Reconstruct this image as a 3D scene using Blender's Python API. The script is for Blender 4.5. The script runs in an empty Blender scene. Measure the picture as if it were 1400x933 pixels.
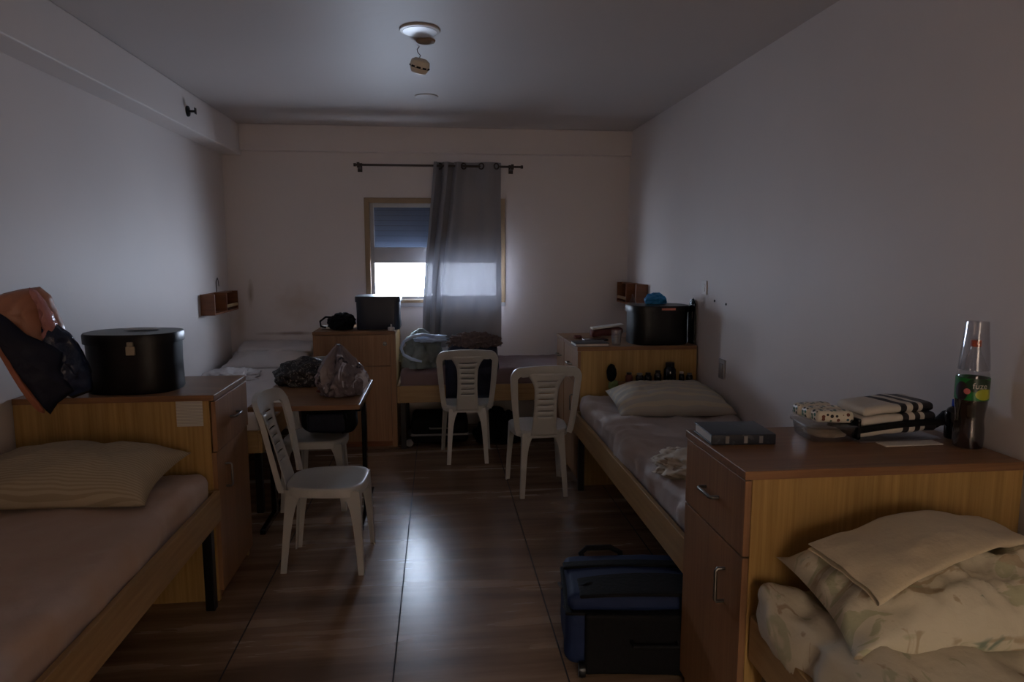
import bpy, bmesh, math, random
from mathutils import Vector, Matrix, Euler, noise
random.seed(7)
PI = math.pi
COL = bpy.context.scene.collection
sc = bpy.context.scene

# ------------------------------------------------------------------ helpers
def lin(r, g, b):
    f = lambda c: (c/255/12.92) if c/255 <= 0.04045 else ((c/255+0.055)/1.055)**2.4
    return (f(r), f(g), f(b), 1)

def newmat(name):
    m = bpy.data.materials.new(name); m.use_nodes = True
    nt = m.node_tree
    return m, nt, nt.nodes['Principled BSDF']

def mat(name, col, rough=0.6, metal=0.0, var=0.12, scale=12.0, bump=0.0, bscale=60.0, spec=0.5, sheen=0.0, coat=0.0, stretch=(1,1,1)):
    m, nt, p = newmat(name)
    tc = nt.nodes.new('ShaderNodeTexCoord'); mp = nt.nodes.new('ShaderNodeMapping')
    mp.inputs['Scale'].default_value = stretch
    nt.links.new(tc.outputs['Object'], mp.inputs[0])
    n = nt.nodes.new('ShaderNodeTexNoise'); n.inputs['Scale'].default_value = scale; n.inputs['Detail'].default_value = 4
    nt.links.new(mp.outputs[0], n.inputs['Vector'])
    mx = nt.nodes.new('ShaderNodeMix'); mx.data_type = 'RGBA'
    c = lin(*col)
    mx.inputs[6].default_value = tuple(max(0, x*(1-var)) for x in c[:3])+(1,)
    mx.inputs[7].default_value = tuple(min(1, x*(1+var)) for x in c[:3])+(1,)
    nt.links.new(n.outputs['Fac'], mx.inputs[0]); nt.links.new(mx.outputs[2], p.inputs['Base Color'])
    p.inputs['Roughness'].default_value = rough; p.inputs['Metallic'].default_value = metal
    p.inputs['Specular IOR Level'].default_value = spec
    if sheen: p.inputs['Sheen Weight'].default_value = sheen
    if coat: p.inputs['Coat Weight'].default_value = coat
    if bump:
        n2 = nt.nodes.new('ShaderNodeTexNoise'); n2.inputs['Scale'].default_value = bscale; n2.inputs['Detail'].default_value = 5
        nt.links.new(mp.outputs[0], n2.inputs['Vector'])
        b = nt.nodes.new('ShaderNodeBump'); b.inputs['Strength'].default_value = bump; b.inputs['Distance'].default_value = 0.01
        nt.links.new(n2.outputs['Fac'], b.inputs['Height']); nt.links.new(b.outputs[0], p.inputs['Normal'])
    return m

def wood(name, c1, c2, grain=(70, 70, 2.2), rough=0.42, fine=1.0):
    """laminate with thin vertical grain; grain is the object-space scale of the noise"""
    m, nt, p = newmat(name)
    tc = nt.nodes.new('ShaderNodeTexCoord'); mp = nt.nodes.new('ShaderNodeMapping')
    mp.inputs['Scale'].default_value = grain
    nt.links.new(tc.outputs['Object'], mp.inputs[0])
    n = nt.nodes.new('ShaderNodeTexNoise'); n.inputs['Scale'].default_value = fine; n.inputs['Detail'].default_value = 6; n.inputs['Roughness'].default_value = 0.65
    nt.links.new(mp.outputs[0], n.inputs['Vector'])
    r = nt.nodes.new('ShaderNodeValToRGB'); r.color_ramp.elements[0].position = 0.3; r.color_ramp.elements[1].position = 0.7
    r.color_ramp.elements[0].color = lin(*c1); r.color_ramp.elements[1].color = lin(*c2)
    nt.links.new(n.outputs['Fac'], r.inputs[0])
    mp2 = nt.nodes.new('ShaderNodeMapping'); mp2.inputs['Scale'].default_value = tuple(g/9 for g in grain)
    nt.links.new(tc.outputs['Object'], mp2.inputs[0])
    n2 = nt.nodes.new('ShaderNodeTexNoise'); n2.inputs['Scale'].default_value = 1; nt.links.new(mp2.outputs[0], n2.inputs['Vector'])
    mx = nt.nodes.new('ShaderNodeMix'); mx.data_type = 'RGBA'; mx.blend_type = 'MULTIPLY'; mx.inputs[0].default_value = 0.5
    nt.links.new(r.outputs[0], mx.inputs[6]); nt.links.new(n2.outputs['Fac'], mx.inputs[7])
    g = nt.nodes.new('ShaderNodeGamma'); g.inputs[1].default_value = 1.0
    nt.links.new(mx.outputs[2], g.inputs[0]); nt.links.new(g.outputs[0], p.inputs['Base Color'])
    p.inputs['Roughness'].default_value = rough
    return m

TR = {}
def matrix_of(o):
    return TR.get(o.name, Matrix.Identity(4))

def tag(o, label=None, cat=None, group=None, kind=None):
    if label: o['label'] = label
    if cat: o['category'] = cat
    if group: o['group'] = group
    if kind: o['kind'] = kind
    return o

def thing(name, label, cat, loc=(0, 0, 0), rz=0.0, group=None):
    o = bpy.data.objects.new(name, None); COL.objects.link(o)
    o.empty_display_size = 0.05
    o.location = loc; o.rotation_euler = (0, 0, rz)
    TR[o.name] = Matrix.Translation(loc) @ Matrix.Rotation(rz, 4, 'Z')
    return tag(o, label, cat, group)

def obj(name, bm, m, parent=None, local=False, smooth=True, bevel=0.0, solid=0.0, subsurf=0, origin=None, angle=40, soff=0.0):
    """bm is in world coordinates unless local=True (then in the parent's)"""
    me = bpy.data.meshes.new(name)
    bmesh.ops.recalc_face_normals(bm, faces=bm.faces[:])
    bm.to_mesh(me); bm.free()
    o = bpy.data.objects.new(name, me); COL.objects.link(o)
    for mm in (m if isinstance(m, (list, tuple)) else [m]): me.materials.append(mm)
    if parent is not None:
        pm = matrix_of(parent)
        if not local: me.transform(pm.inverted())
        o.parent = parent; TR[o.name] = pm.copy()
    elif not local:
        if origin is None:
            vs = [v.co for v in me.vertices]
            origin = Vector(((min(v.x for v in vs)+max(v.x for v in vs))/2, (min(v.y for v in vs)+max(v.y for v in vs))/2, min(v.z for v in vs)))
        origin = Vector(origin)
        me.transform(Matrix.Translation(-origin)); o.location = origin
        TR[o.name] = Matrix.Translation(origin)
    if smooth:
        for p in me.polygons: p.use_smooth = True
        try: me.set_sharp_from_angle(angle=math.radians(angle))
        except Exception: pass
    if bevel:
        b = o.modifiers.new('bevel', 'BEVEL'); b.width = bevel; b.segments = 2; b.limit_method = 'ANGLE'; b.angle_limit = math.radians(40)
        b.harden_normals = False
    if solid:
        s = o.modifiers.new('solid', 'SOLIDIFY'); s.thickness = solid; s.offset = soff
    if subsurf:
        s = o.modifiers.new('sub', 'SUBSURF'); s.levels = subsurf; s.render_levels = subsurf
    return o

def BM(): return bmesh.new()

def box(bm, x0, x1, y0, y1, z0, z1, mi=0):
    vs = [bm.verts.new((x, y, z)) for x in (x0, x1) for y in (y0, y1) for z in (z0, z1)]
    q = [(0,1,3,2), (4,6,7,5), (0,4,5,1), (2,3,7,6), (0,2,6,4), (1,5,7,3)]
    for f in q:
        fc = bm.faces.new([vs[i] for i in f]); fc.material_index = mi
    return bm

def cbox(*a): return box(BM(), *a)

def loft(bm, rings, close=True, cap=True, mi=0):
    R = [[bm.verts.new(p) for p in r] for r in rings]
    n = len(R[0])
    for a, b in zip(R[:-1], R[1:]):
        for i in range(n if close else n-1):
            j = (i+1) % n
            f = bm.faces.new((a[i], a[j], b[j], b[i])); f.material_index = mi
    if cap:
        for r in (R[0], R[-1]):
            try:
                f = bm.faces.new(r); f.material_index = mi
            except Exception: pass
    return bm

def tube(bm, pts, r, n=10, mi=0):
    pts = [Vector(p) for p in pts]
    rs = r if isinstance(r, (list, tuple)) else [r]*len(pts)
    rings = []; up = None
    for i, p in enumerate(pts):
        t = (pts[min(i+1, len(pts)-1)]-pts[max(i-1, 0)]).normalized()
        if up is None:
            up = Vector((0, 0, 1)) if abs(t.z) < 0.9 else Vector((1, 0, 0))
        a = t.cross(up).normalized(); up = a.cross(t).normalized()
        rings.append([p + rs[i]*(a*math.cos(2*PI*k/n)+up*math.sin(2*PI*k/n)) for k in range(n)])
    return loft(bm, rings, mi=mi)

def lathe(bm, prof, c=(0, 0, 0), n=32, sx=1.0, sy=1.0, power=2.0, mi=0, cap=True):
    rings = []
    for r, z in prof:
        ring = []
        for k in range(n):
            a = 2*PI*k/n; ca, sa = math.cos(a), math.sin(a)
            f = 1.0 if power == 2 else (abs(ca)**power+abs(sa)**power)**(-1/power)
            ring.append((c[0]+r*sx*ca*f, c[1]+r*sy*sa*f, c[2]+z))
        rings.append(ring)
    return loft(bm, rings, cap=cap, mi=mi)

def grid(bm, nu, nv, f, mi=0, hole=None, closed_u=False):
    V = [[bm.verts.new(f(i/nu, j/nv)) for j in range(nv+1)] for i in range(nu+1 if not closed_u else nu)]
    N = nu
    for i in range(N):
        i2 = (i+1) % len(V) if closed_u else i+1
        for j in range(nv):
            if hole and hole((i+.5)/nu, (j+.5)/nv): continue
            fc = bm.faces.new((V[i][j], V[i2][j], V[i2][j+1], V[i][j+1])); fc.material_index = mi
    return bm

def nz(x, y, z, s=1.0, o=3):
    return noise.fractal(Vector((x*s, y*s, z*s)), 1.0, 2.0, o)

def ridge(x, y, z, s=1.0, o=3):
    return noise.ridged_multi_fractal(Vector((x*s, y*s, z*s)), 0.9, 2.1, o, 1.0, 2.0)

def softbox(dims, r, n=(8, 8, 4), disp=None, nr=4):
    """rounded box centred at the origin, dims = full size; disp(v, normal) -> Vector offset"""
    bm = BM(); h = [d/2 for d in dims]
    def coords(k):
        inn = h[k]-r
        c = [-inn+2*inn*i/n[k] for i in range(n[k]+1)]
        e = [r*math.tan(PI/4*i/nr) for i in range(1, nr+1)]
        return [-inn-x for x in reversed(e)]+c+[inn+x for x in e]
    cs = [coords(k) for k in range(3)]
    def face(ax, s):
        a, b = [k for k in range(3) if k != ax]
        V = []
        for u in cs[a]:
            row = []
            for v in cs[b]:
                p = [0, 0, 0]; p[ax] = s*h[ax]; p[a] = u; p[b] = v
                inn = Vector([max(-(h[k]-r), min(h[k]-r, p[k])) for k in range(3)])
                d = Vector(p)-inn
                q = inn + d.normalized()*r if d.length > 1e-9 else Vector(p)
                row.append(bm.verts.new(q))
            V.append(row)
        for i in range(len(V)-1):
            for j in range(len(V[0])-1):
                bm.faces.new((V[i][j], V[i+1][j], V[i+1][j+1], V[i][j+1]))
    for ax in range(3):
        for s in (-1, 1): face(ax, s)
    bmesh.ops.remove_doubles(bm, verts=bm.verts[:], dist=1e-5)
    bmesh.ops.recalc_face_normals(bm, faces=bm.faces[:])
    if disp:
        bm.normal_update()
        off = [(v, disp(v.co.copy(), v.normal.copy())) for v in bm.verts]
        for v, o in off: v.co += o
    return bm

def xform(bm, loc=(0, 0, 0), rot=(0, 0, 0), scale=(1, 1, 1)):
    M = Matrix.Translation(loc) @ Euler(rot).to_matrix().to_4x4() @ Matrix.Diagonal((*scale, 1))
    bmesh.ops.transform(bm, matrix=M, verts=bm.verts[:]); return bm

def pillow(a, b, T, n=44, pinch=0.10, seed=0.0, wr=0.008, p=2.6, fl=0.35):
    """half sizes a, b and half thickness T; lower side flatter"""
    bm = BM()
    def pt(u, v, s):
        U, V = 2*u-1, 2*v-1
        x = a*U*(1-pinch*(1-V*V)*abs(U)**2); y = b*V*(1-pinch*(1-U*U)*abs(V)**2)
        e = max(0, (1-abs(U)**p))*max(0, (1-abs(V)**p))
        t = T*e**0.48
        edge = min(1-abs(U), 1-abs(V))
        w = wr*ridge(x+seed, y-seed, s, 9)*min(1, edge*6)*e
        w += 1.2*wr*nz(x*3+seed, y*3, s+seed, 2.2)*min(1, edge*5)
        rad = math.sin(math.atan2(V, U)*13+seed)*wr*0.7*math.exp(-edge*6)*(edge > 1e-6)
        z = t+w+rad if s > 0 else -t*fl+0.3*w
        return (x, y, z)
    top = {}; 
    for s in (1, -1):
        V = []
        for i in range(n+1):
            row = []
            for j in range(n+1):
                bd = i in (0, n) or j in (0, n)
                if bd and s < 0: row.append(top[(i, j)]); continue
                x, y, z = pt(i/n, j/n, s)
                v = bm.verts.new((x, y, 0.0 if bd else z))
                if bd: top[(i, j)] = v
                row.append(v)
            V.append(row)
        for i in range(n):
            for j in range(n):
                bm.faces.new((V[i][j], V[i+1][j], V[i+1][j+1], V[i][j+1]))
    return bm

def lump(c, r, amp=0.2, s=3.0, seed=0.0, sub=5, flat=None, ridged=True, bm=None, shape=None):
    """crumpled soft heap; flat = z it rests on"""
    bm = bm or BM()
    old = set(bm.verts)
    bmesh.ops.create_icosphere(bm, subdivisions=sub, radius=1.0)
    for v in [v for v in bm.verts if v not in old]:
        d = v.co.normalized()
        k = 1+amp*nz(d.x+seed, d.y, d.z, s)
        if ridged: k += amp*0.45*(ridge(d.x, d.y+seed, d.z, s*1.3)-1.0)
        p = Vector((d.x*r[0]*k, d.y*r[1]*k, d.z*r[2]*k))
        if shape: p = shape(p, d)
        p = p+Vector(c)
        if flat is not None and p.z < flat: p.z = flat+0.002*(p.z-flat)
        v.co = p
    return bm

def puff(outline, T, mapf, rings=10, seed=0.0, wr=0.01, s=6.0, sub=5):
    """inflated shape over a star-like 2D outline; mapf(u, v, w) -> world point; w is through the thickness"""
    pts = []
    n = len(outline)
    for i in range(n):
        a, b = outline[i], outline[(i+1) % n]
        for k in range(sub): pts.append((a[0]+(b[0]-a[0])*k/sub, a[1]+(b[1]-a[1])*k/sub))
    cx = sum(p[0] for p in pts)/len(pts); cy = sum(p[1] for p in pts)/len(pts)
    bm = BM(); rim = None
    for sgn in (1, -1):
        prev = None
        for k in range(rings):
            q = 1-k/rings
            if k == 0 and sgn < 0: cur = rim
            else:
                cur = []
                for (x, y) in pts:
                    u, v = cx+(x-cx)*q, cy+(y-cy)*q
                    t = T*math.sqrt(max(0, 1-q*q))
                    w = wr*(ridge(u+seed, v, sgn*2+seed, s)-1)*min(1, 3*(1-q)) if k else 0
                    cur.append(bm.verts.new(mapf(u, v, sgn*(t+w))))
            if k == 0 and sgn > 0: rim = cur
            if prev:
                m = len(pts)
                for i in range(m):
                    j = (i+1) % m
                    bm.faces.new((prev[i], prev[j], cur[j], cur[i]))
            prev = cur
        c = bm.verts.new(mapf(cx, cy, sgn*T))
        for i in range(len(pts)): bm.faces.new((prev[i], prev[(i+1) % len(pts)], c))
    return bm

def struct(name, bm, m, **k):
    return tag(obj(name, bm, m, **k), kind='structure')

# ------------------------------------------------------------------ materials
def wall_mat(name, col, stains=False, scale=1.2):
    m, nt, p = newmat(name)
    tc = nt.nodes.new('ShaderNodeTexCoord')
    n = nt.nodes.new('ShaderNodeTexNoise'); n.inputs['Scale'].default_value = scale; n.inputs['Detail'].default_value = 6
    geo = nt.nodes.new('ShaderNodeNewGeometry')
    nt.links.new(geo.outputs['Position'], n.inputs['Vector'])
    mx = nt.nodes.new('ShaderNodeMix'); mx.data_type = 'RGBA'
    c = lin(*col)
    mx.inputs[6].default_value = tuple(x*0.9 for x in c[:3])+(1,); mx.inputs[7].default_value = tuple(min(1, x*1.06) for x in c[:3])+(1,)
    nt.links.new(n.outputs['Fac'], mx.inputs[0])
    out = mx.outputs[2]
    if stains:
        for (cx, cz, rx, rz, col2, st) in stains:
            s = nt.nodes.new('ShaderNodeMapping'); s.vector_type = 'POINT'
            s.inputs['Location'].default_value = (-cx/rx, 0, -cz/rz); s.inputs['Scale'].default_value = (1/rx, 0, 1/rz)
            nt.links.new(geo.outputs['Position'], s.inputs[0])
            n3 = nt.nodes.new('ShaderNodeTexNoise'); n3.inputs['Scale'].default_value = 9; n3.inputs['Detail'].default_value = 4
            nt.links.new(geo.outputs['Position'], n3.inputs['Vector'])
            ln = nt.nodes.new('ShaderNodeVectorMath'); ln.operation = 'LENGTH'; nt.links.new(s.outputs[0], ln.inputs[0])
            ad = nt.nodes.new('ShaderNodeMath'); ad.operation = 'ADD'
            nt.links.new(ln.outputs['Value'], ad.inputs[0]); nt.links.new(n3.outputs['Fac'], ad.inputs[1])
            mr = nt.nodes.new('ShaderNodeMapRange'); mr.inputs[1].default_value = 0.6; mr.inputs[2].default_value = 1.5
            mr.inputs[3].default_value = st; mr.inputs[4].default_value = 0
            nt.links.new(ad.outputs[0], mr.inputs[0])
            m2 = nt.nodes.new('ShaderNodeMix'); m2.data_type = 'RGBA'; m2.inputs[7].default_value = lin(*col2)
            nt.links.new(mr.outputs[0], m2.inputs[0]); nt.links.new(out, m2.inputs[6]); out = m2.outputs[2]
    nt.links.new(out, p.inputs['Base Color'])
    p.inputs['Roughness'].default_value = 0.55; p.inputs['Specular IOR Level'].default_value = 0.35
    n2 = nt.nodes.new('ShaderNodeTexNoise'); n2.inputs['Scale'].default_value = 18; n2.inputs['Detail'].default_value = 5
    nt.links.new(geo.outputs['Position'], n2.inputs['Vector'])
    b = nt.nodes.new('ShaderNodeBump'); b.inputs['Strength'].default_value = 0.12; b.inputs['Distance'].default_value = 0.01
    nt.links.new(n2.outputs['Fac'], b.inputs['Height']); nt.links.new(b.outputs[0], p.inputs['Normal'])
    return m

M = {}
M['wall'] = wall_mat('wall_paint', (216, 208, 204))
M['wallfar'] = wall_mat('far_wall_paint', (220, 212, 208), stains=[
    (-1.2, 1.12, .28, .2, (176, 150, 122), .45), (-1.62, 1.2, .03, .14, (120, 96, 60), .6),
    (-1.3, .86, .35, .02, (110, 84, 70), .7), (-1.72, 1.0, .06, .3, (170, 145, 120), .4)])
M['ceil'] = wall_mat('ceiling_paint', (192, 184, 180), scale=0.8)
def floor_mat():
    m, nt, p = newmat('brown_plank_tile')
    geo = nt.nodes.new('ShaderNodeNewGeometry')
    def nois(sc_, s, d=5):
        mp = nt.nodes.new('ShaderNodeMapping'); mp.inputs['Scale'].default_value = sc_
        nt.links.new(geo.outputs['Position'], mp.inputs[0])
        n = nt.nodes.new('ShaderNodeTexNoise'); n.inputs['Scale'].default_value = s; n.inputs['Detail'].default_value = d
        nt.links.new(mp.outputs[0], n.inputs['Vector']); return n
    n1 = nois((0.6, 5, 1), 1.6); n2 = nois((2.5, 40, 1), 1.5)
    ramp = nt.nodes.new('ShaderNodeValToRGB')
    e = ramp.color_ramp.elements
    e[0].position = 0.36; e[0].color = lin(104, 82, 64); e[1].position = 0.66; e[1].color = lin(158, 132, 108)
    k = ramp.color_ramp.elements.new(0.5); k.color = lin(132, 106, 84)
    mxn = nt.nodes.new('ShaderNodeMix'); mxn.inputs[0].default_value = 0.18
    nt.links.new(n1.outputs['Fac'], mxn.inputs[2]); nt.links.new(n2.outputs['Fac'], mxn.inputs[3])
    nt.links.new(mxn.outputs[0], ramp.inputs[0])
    nt.links.new(ramp.outputs[0], p.inputs['Base Color'])
    mr = nt.nodes.new('ShaderNodeMapRange'); mr.inputs[3].default_value = 0.25; mr.inputs[4].default_value = 0.29
    nt.links.new(n1.outputs['Fac'], mr.inputs[0]); nt.links.new(mr.outputs[0], p.inputs['Roughness'])
    b = nt.nodes.new('ShaderNodeBump'); b.inputs['Strength'].default_value = 0.05; b.inputs['Distance'].default_value = 0.002
    nt.links.new(n2.outputs['Fac'], b.inputs['Height']); nt.links.new(b.outputs[0], p.inputs['Normal'])
    p.inputs['Specular IOR Level'].default_value = 0.6
    return m
M['floor'] = floor_mat()
M['grout'] = mat('dark_grout', (30, 22, 20), 0.8)
M['oak'] = wood('oak_laminate', (166, 128, 66), (210, 172, 106), grain=(60, 60, 1.4))
M['oaktinted'] = wood('oak_laminate_light_tinted', (146, 104, 70), (174, 130, 92))  # same oak; its darker, pinker look in bluish light is put in the colour
M['oaktop'] = wood('laminate_top', (134, 92, 60), (166, 122, 82), grain=(3, 60, 60))
M['oakbed'] = wood('bed_laminate', (168, 132, 84), (196, 160, 108), grain=(60, 3, 60))
M['oakbedx'] = wood('bed_laminate_cross', (168, 132, 84), (196, 160, 108), grain=(3, 60, 60))
M['oakdark'] = wood('shelf_wood', (120, 70, 38), (150, 92, 54), grain=(4, 4, 60))
M['blackmetal'] = mat('black_painted_steel', (14, 14, 15), 0.35, 0.2)
M['deskmetal'] = mat('glossy_black_steel', (10, 10, 11), 0.12, 0.3)
M['chrome'] = mat('brushed_handle_metal', (130, 128, 124), 0.3, 1.0, var=.05)
M['plasticwhite'] = mat('white_moulded_plastic', (182, 182, 178), 0.32, var=.04, scale=4, bump=.06, bscale=200)
M['sheet_l'] = mat('beige_fitted_sheet', (178, 152, 134), 0.75, var=.1, scale=3, bump=.25, bscale=14, sheen=.2)
M['sheet_m'] = mat('mauve_grey_sheet', (166, 152, 144), 0.68, var=.1, scale=3, bump=.3, bscale=16, sheen=.2)
M['sheet_f'] = mat('plum_brown_sheet', (118, 96, 96), 0.6, var=.1, scale=3, bump=.2, bscale=14)
M['sheet_w'] = mat('white_bed_sheet', (205, 200, 200), 0.75, var=.06, scale=3, bump=.25, bscale=14)
M['blackbox'] = mat('black_leatherette', (9, 8, 8), 0.38, var=.2, bump=.05, bscale=250, spec=.35)
M['bloombox'] = mat('black_vinyl_bloom_tint', (24, 30, 44), 0.4, var=.1)  # black box; the blue cast of window bloom is painted into its colour
M['navy'] = mat('navy_nylon', (28, 42, 76), 0.7, var=.2, bump=.15, bscale=220, spec=.25)
M['navydark'] = mat('dark_navy_cloth', (26, 29, 46), 0.6, var=.3, bump=.3, bscale=25, spec=.3)
M['blackcloth'] = mat('black_nylon', (12, 12, 13), 0.75, var=.3, bump=.3, bscale=60, spec=.2)
M['papertan'] = mat('tan_pink_wrapping_plastic', (176, 122, 96), 0.35, var=.12, scale=5, bump=.4, bscale=18)
M['pinkfoil'] = mat('pink_shiny_plastic', (190, 130, 124), 0.16, var=.15, scale=6, bump=.8, bscale=30)
M['bluefoil'] = mat('blue_black_shiny_plastic', (36, 46, 70), 0.14, var=.4, scale=10, bump=.8, bscale=26)
M['orange'] = mat('orange_tan_trim', (166, 104, 76), 0.55, bump=.1)
M['pagewhite'] = mat('page_edges_white', (214, 208, 200), 0.7)
M['paper'] = mat('white_paper', (214, 210, 202), 0.7, var=.04)
M['label'] = mat('brushed_metal_plate', (168, 160, 140), 0.35, .6)
M['redlabel'] = mat('red_cream_sticker', (196, 120, 104), 0.5)
M['greenjacket'] = mat('grey_green_fabric', (120, 128, 122), 0.7, var=.2, scale=8, bump=.35, bscale=24)
M['bluelining'] = mat('pale_blue_lining', (176, 196, 222), 0.5, var=.1)
M['fur'] = mat('brown_fur_trim', (100, 82, 78), 0.85, var=.4, scale=30, bump=1.0, bscale=70, stretch=(3, 1, .6))
M['maroon'] = mat('maroon_brown_cloth', (96, 50, 46), 0.8, var=.25, bump=.3, bscale=30)
M['sky_blue'] = mat('bright_blue_cloth', (20, 120, 176), 0.6, var=.15, bump=.4, bscale=40)
M['blackplastic'] = mat('glossy_black_bag_film', (12, 12, 14), 0.12, var=.3, bump=.9, bscale=28)
M['cloudy'] = mat('matt_grey_plastic', (130, 128, 126), 0.5)
M['rod'] = mat('dark_bronze_rod', (70, 62, 58), 0.4, .7)
M['pvcframe'] = mat('tan_window_frame', (146, 124, 96), 0.4, var=.05)
M['sash'] = mat('sash_bloom_grey', (168, 168, 170), 0.4, var=.05)  # neutral grey carries the window's bloom in the sash colour
M['shutter'] = mat('dark_blue_grey_roller_shutter', (62, 70, 86), 0.5, var=.05)
M['detector'] = mat('cream_detector_plastic', (222, 212, 192), 0.45, var=.05)
M['dark'] = mat('dark_slot', (12, 10, 9), 0.7)
M['brownstain'] = mat('exposed_brown_board', (156, 136, 116), 0.8, var=.2, scale=30)
M['creamcloth'] = mat('cream_folded_cloth', (206, 192, 160), 0.8, var=.06, bump=.25, bscale=70, sheen=.2)
M['greencap'] = mat('olive_green_cloth', (120, 140, 84), 0.7, var=.3, scale=14)
M['blackglass'] = mat('black_phone_glass', (8, 8, 10), 0.15)
M['white_plate'] = mat('white_switch_plastic', (206, 200, 194), 0.4, var=.03)
M['greyplate'] = mat('grey_cover_plate', (150, 142, 138), 0.5, var=.03)
M['cable'] = mat('white_cable', (190, 186, 182), 0.5)
M['colafluid'] = mat('dark_brown_tea', (22, 6, 5), 0.12, var=.05, spec=.8)
M['redcap'] = mat('orange_red_cap', (196, 74, 30), 0.4, var=.05)
M['bluecap'] = mat('blue_screw_cap', (20, 70, 190), 0.25, var=.05)
M['darkbottle'] = mat('dark_bottle_glass', (16, 14, 20), 0.1, var=.1)
M['white_lamp'] = mat('white_lamp_diffuser', (226, 230, 236), 0.35, var=.02)

def clear(name, tint=(1, 1, 1), fac=0.12, rough=0.03):
    m = bpy.data.materials.new(name); m.use_nodes = True; nt = m.node_tree; nt.nodes.clear()
    out = nt.nodes.new('ShaderNodeOutputMaterial'); t = nt.nodes.new('ShaderNodeBsdfTransparent'); g = nt.nodes.new('ShaderNodeBsdfGlossy')
    n = nt.nodes.new('ShaderNodeTexNoise'); n.inputs['Scale'].default_value = 30
    b = nt.nodes.new('ShaderNodeBump'); b.inputs['Strength'].default_value = .05; nt.links.new(n.outputs['Fac'], b.inputs['Height'])
    nt.links.new(b.outputs[0], g.inputs['Normal'])
    t.inputs[0].default_value = (*tint, 1); g.inputs['Roughness'].default_value = rough
    lw = nt.nodes.new('ShaderNodeLayerWeight'); lw.inputs[0].default_value = 0.25
    mr = nt.nodes.new('ShaderNodeMapRange'); mr.inputs[3].default_value = fac; mr.inputs[4].default_value = min(1, fac+.5)
    nt.links.new(lw.outputs['Facing'], mr.inputs[0])
    mx = nt.nodes.new('ShaderNodeMixShader'); nt.links.new(mr.outputs[0], mx.inputs[0]); nt.links.new(t.outputs[0], mx.inputs[1]); nt.links.new(g.outputs[0], mx.inputs[2])
    nt.links.new(mx.outputs[0], out.inputs[0]); return m
M['pane'] = clear('window_glass', (.96, .98, 1), .02, .0)
M['clearplastic'] = clear('clear_plastic', (.93, .93, .94), .05, .08)
M['clearbox'] = clear('clear_container_plastic', (.97, .96, .95), .14, .25)

def curtain_mat():
    m, nt, p = newmat('grey_satin_curtain')
    out = nt.nodes['Material Output']
    tc = nt.nodes.new('ShaderNodeTexCoord')
    n = nt.nodes.new('ShaderNodeTexNoise'); n.inputs['Scale'].default_value = 90
    nt.links.new(tc.outputs['Object'], n.inputs['Vector'])
    b = nt.nodes.new('ShaderNodeBump'); b.inputs['Strength'].default_value = .1; b.inputs['Distance'].default_value = .003
    nt.links.new(n.outputs['Fac'], b.inputs['Height']); nt.links.new(b.outputs[0], p.inputs['Normal'])
    p.inputs['Base Color'].default_value = lin(132, 130, 134); p.inputs['Roughness'].default_value = .42
    tr = nt.nodes.new('ShaderNodeBsdfTranslucent'); tr.inputs[0].default_value = lin(150, 150, 158)
    mx = nt.nodes.new('ShaderNodeMixShader'); mx.inputs[0].default_value = 0.035
    nt.links.new(p.outputs[0], mx.inputs[1]); nt.links.new(tr.outputs[0], mx.inputs[2])
    tp = nt.nodes.new('ShaderNodeBsdfTransparent'); tp.inputs[0].default_value = (.9, .86, .86, 1)
    m2 = nt.nodes.new('ShaderNodeMixShader'); m2.inputs[0].default_value = 0.0045
    nt.links.new(mx.outputs[0], m2.inputs[1]); nt.links.new(tp.outputs[0], m2.inputs[2])
    nt.links.new(m2.outputs[0], out.inputs[0])
    return m
M['curtain'] = curtain_mat()

def stripe_mat(name, base, dark, axis, freq, width=0.5, rough=.75, distort=0.0, bump=.2):
    """stripes across object axis (0 x, 1 y, 2 z)"""
    m, nt, p = newmat(name)
    tc = nt.nodes.new('ShaderNodeTexCoord'); sp = nt.nodes.new('ShaderNodeSeparateXYZ')
    nt.links.new(tc.outputs['Object'], sp.inputs[0])
    mu = nt.nodes.new('ShaderNodeMath'); mu.operation = 'MULTIPLY'; mu.inputs[1].default_value = freq
    nt.links.new(sp.outputs[axis], mu.inputs[0])
    src = mu.outputs[0]
    n = nt.nodes.new('ShaderNodeTexNoise'); n.inputs['Scale'].default_value = 6
    nt.links.new(tc.outputs['Object'], n.inputs['Vector'])
    if distort:
        ma = nt.nodes.new('ShaderNodeMath'); ma.operation = 'MULTIPLY_ADD'; ma.inputs[1].default_value = distort
        nt.links.new(n.outputs['Fac'], ma.inputs[0]); nt.links.new(src, ma.inputs[2]); src = ma.outputs[0]
    fr = nt.nodes.new('ShaderNodeMath'); fr.operation = 'FRACT'; nt.links.new(src, fr.inputs[0])
    gt = nt.nodes.new('ShaderNodeMath'); gt.operation = 'LESS_THAN'; gt.inputs[1].default_value = width; nt.links.new(fr.outputs[0], gt.inputs[0])
    mx = nt.nodes.new('ShaderNodeMix'); mx.data_type = 'RGBA'; mx.inputs[6].default_value = lin(*base); mx.inputs[7].default_value = lin(*dark)
    nt.links.new(gt.outputs[0], mx.inputs[0]); nt.links.new(mx.outputs[2], p.inputs['Base Color'])
    p.inputs['Roughness'].default_value = rough
    b = nt.nodes.new('ShaderNodeBump'); b.inputs['Strength'].default_value = bump; b.inputs['Distance'].default_value = .006
    nt.links.new(n.outputs['Fac'], b.inputs['Height']); nt.links.new(b.outputs[0], p.inputs['Normal'])
    return m
M['pillow_stripe'] = stripe_mat('khaki_striped_ticking', (178, 164, 138), (160, 146, 120), 1, 85, .45)
M['printed'] = stripe_mat('small_print_on_paper', (204, 200, 190), (166, 162, 154), 2, 150, .5, distort=.6, bump=0)
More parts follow.
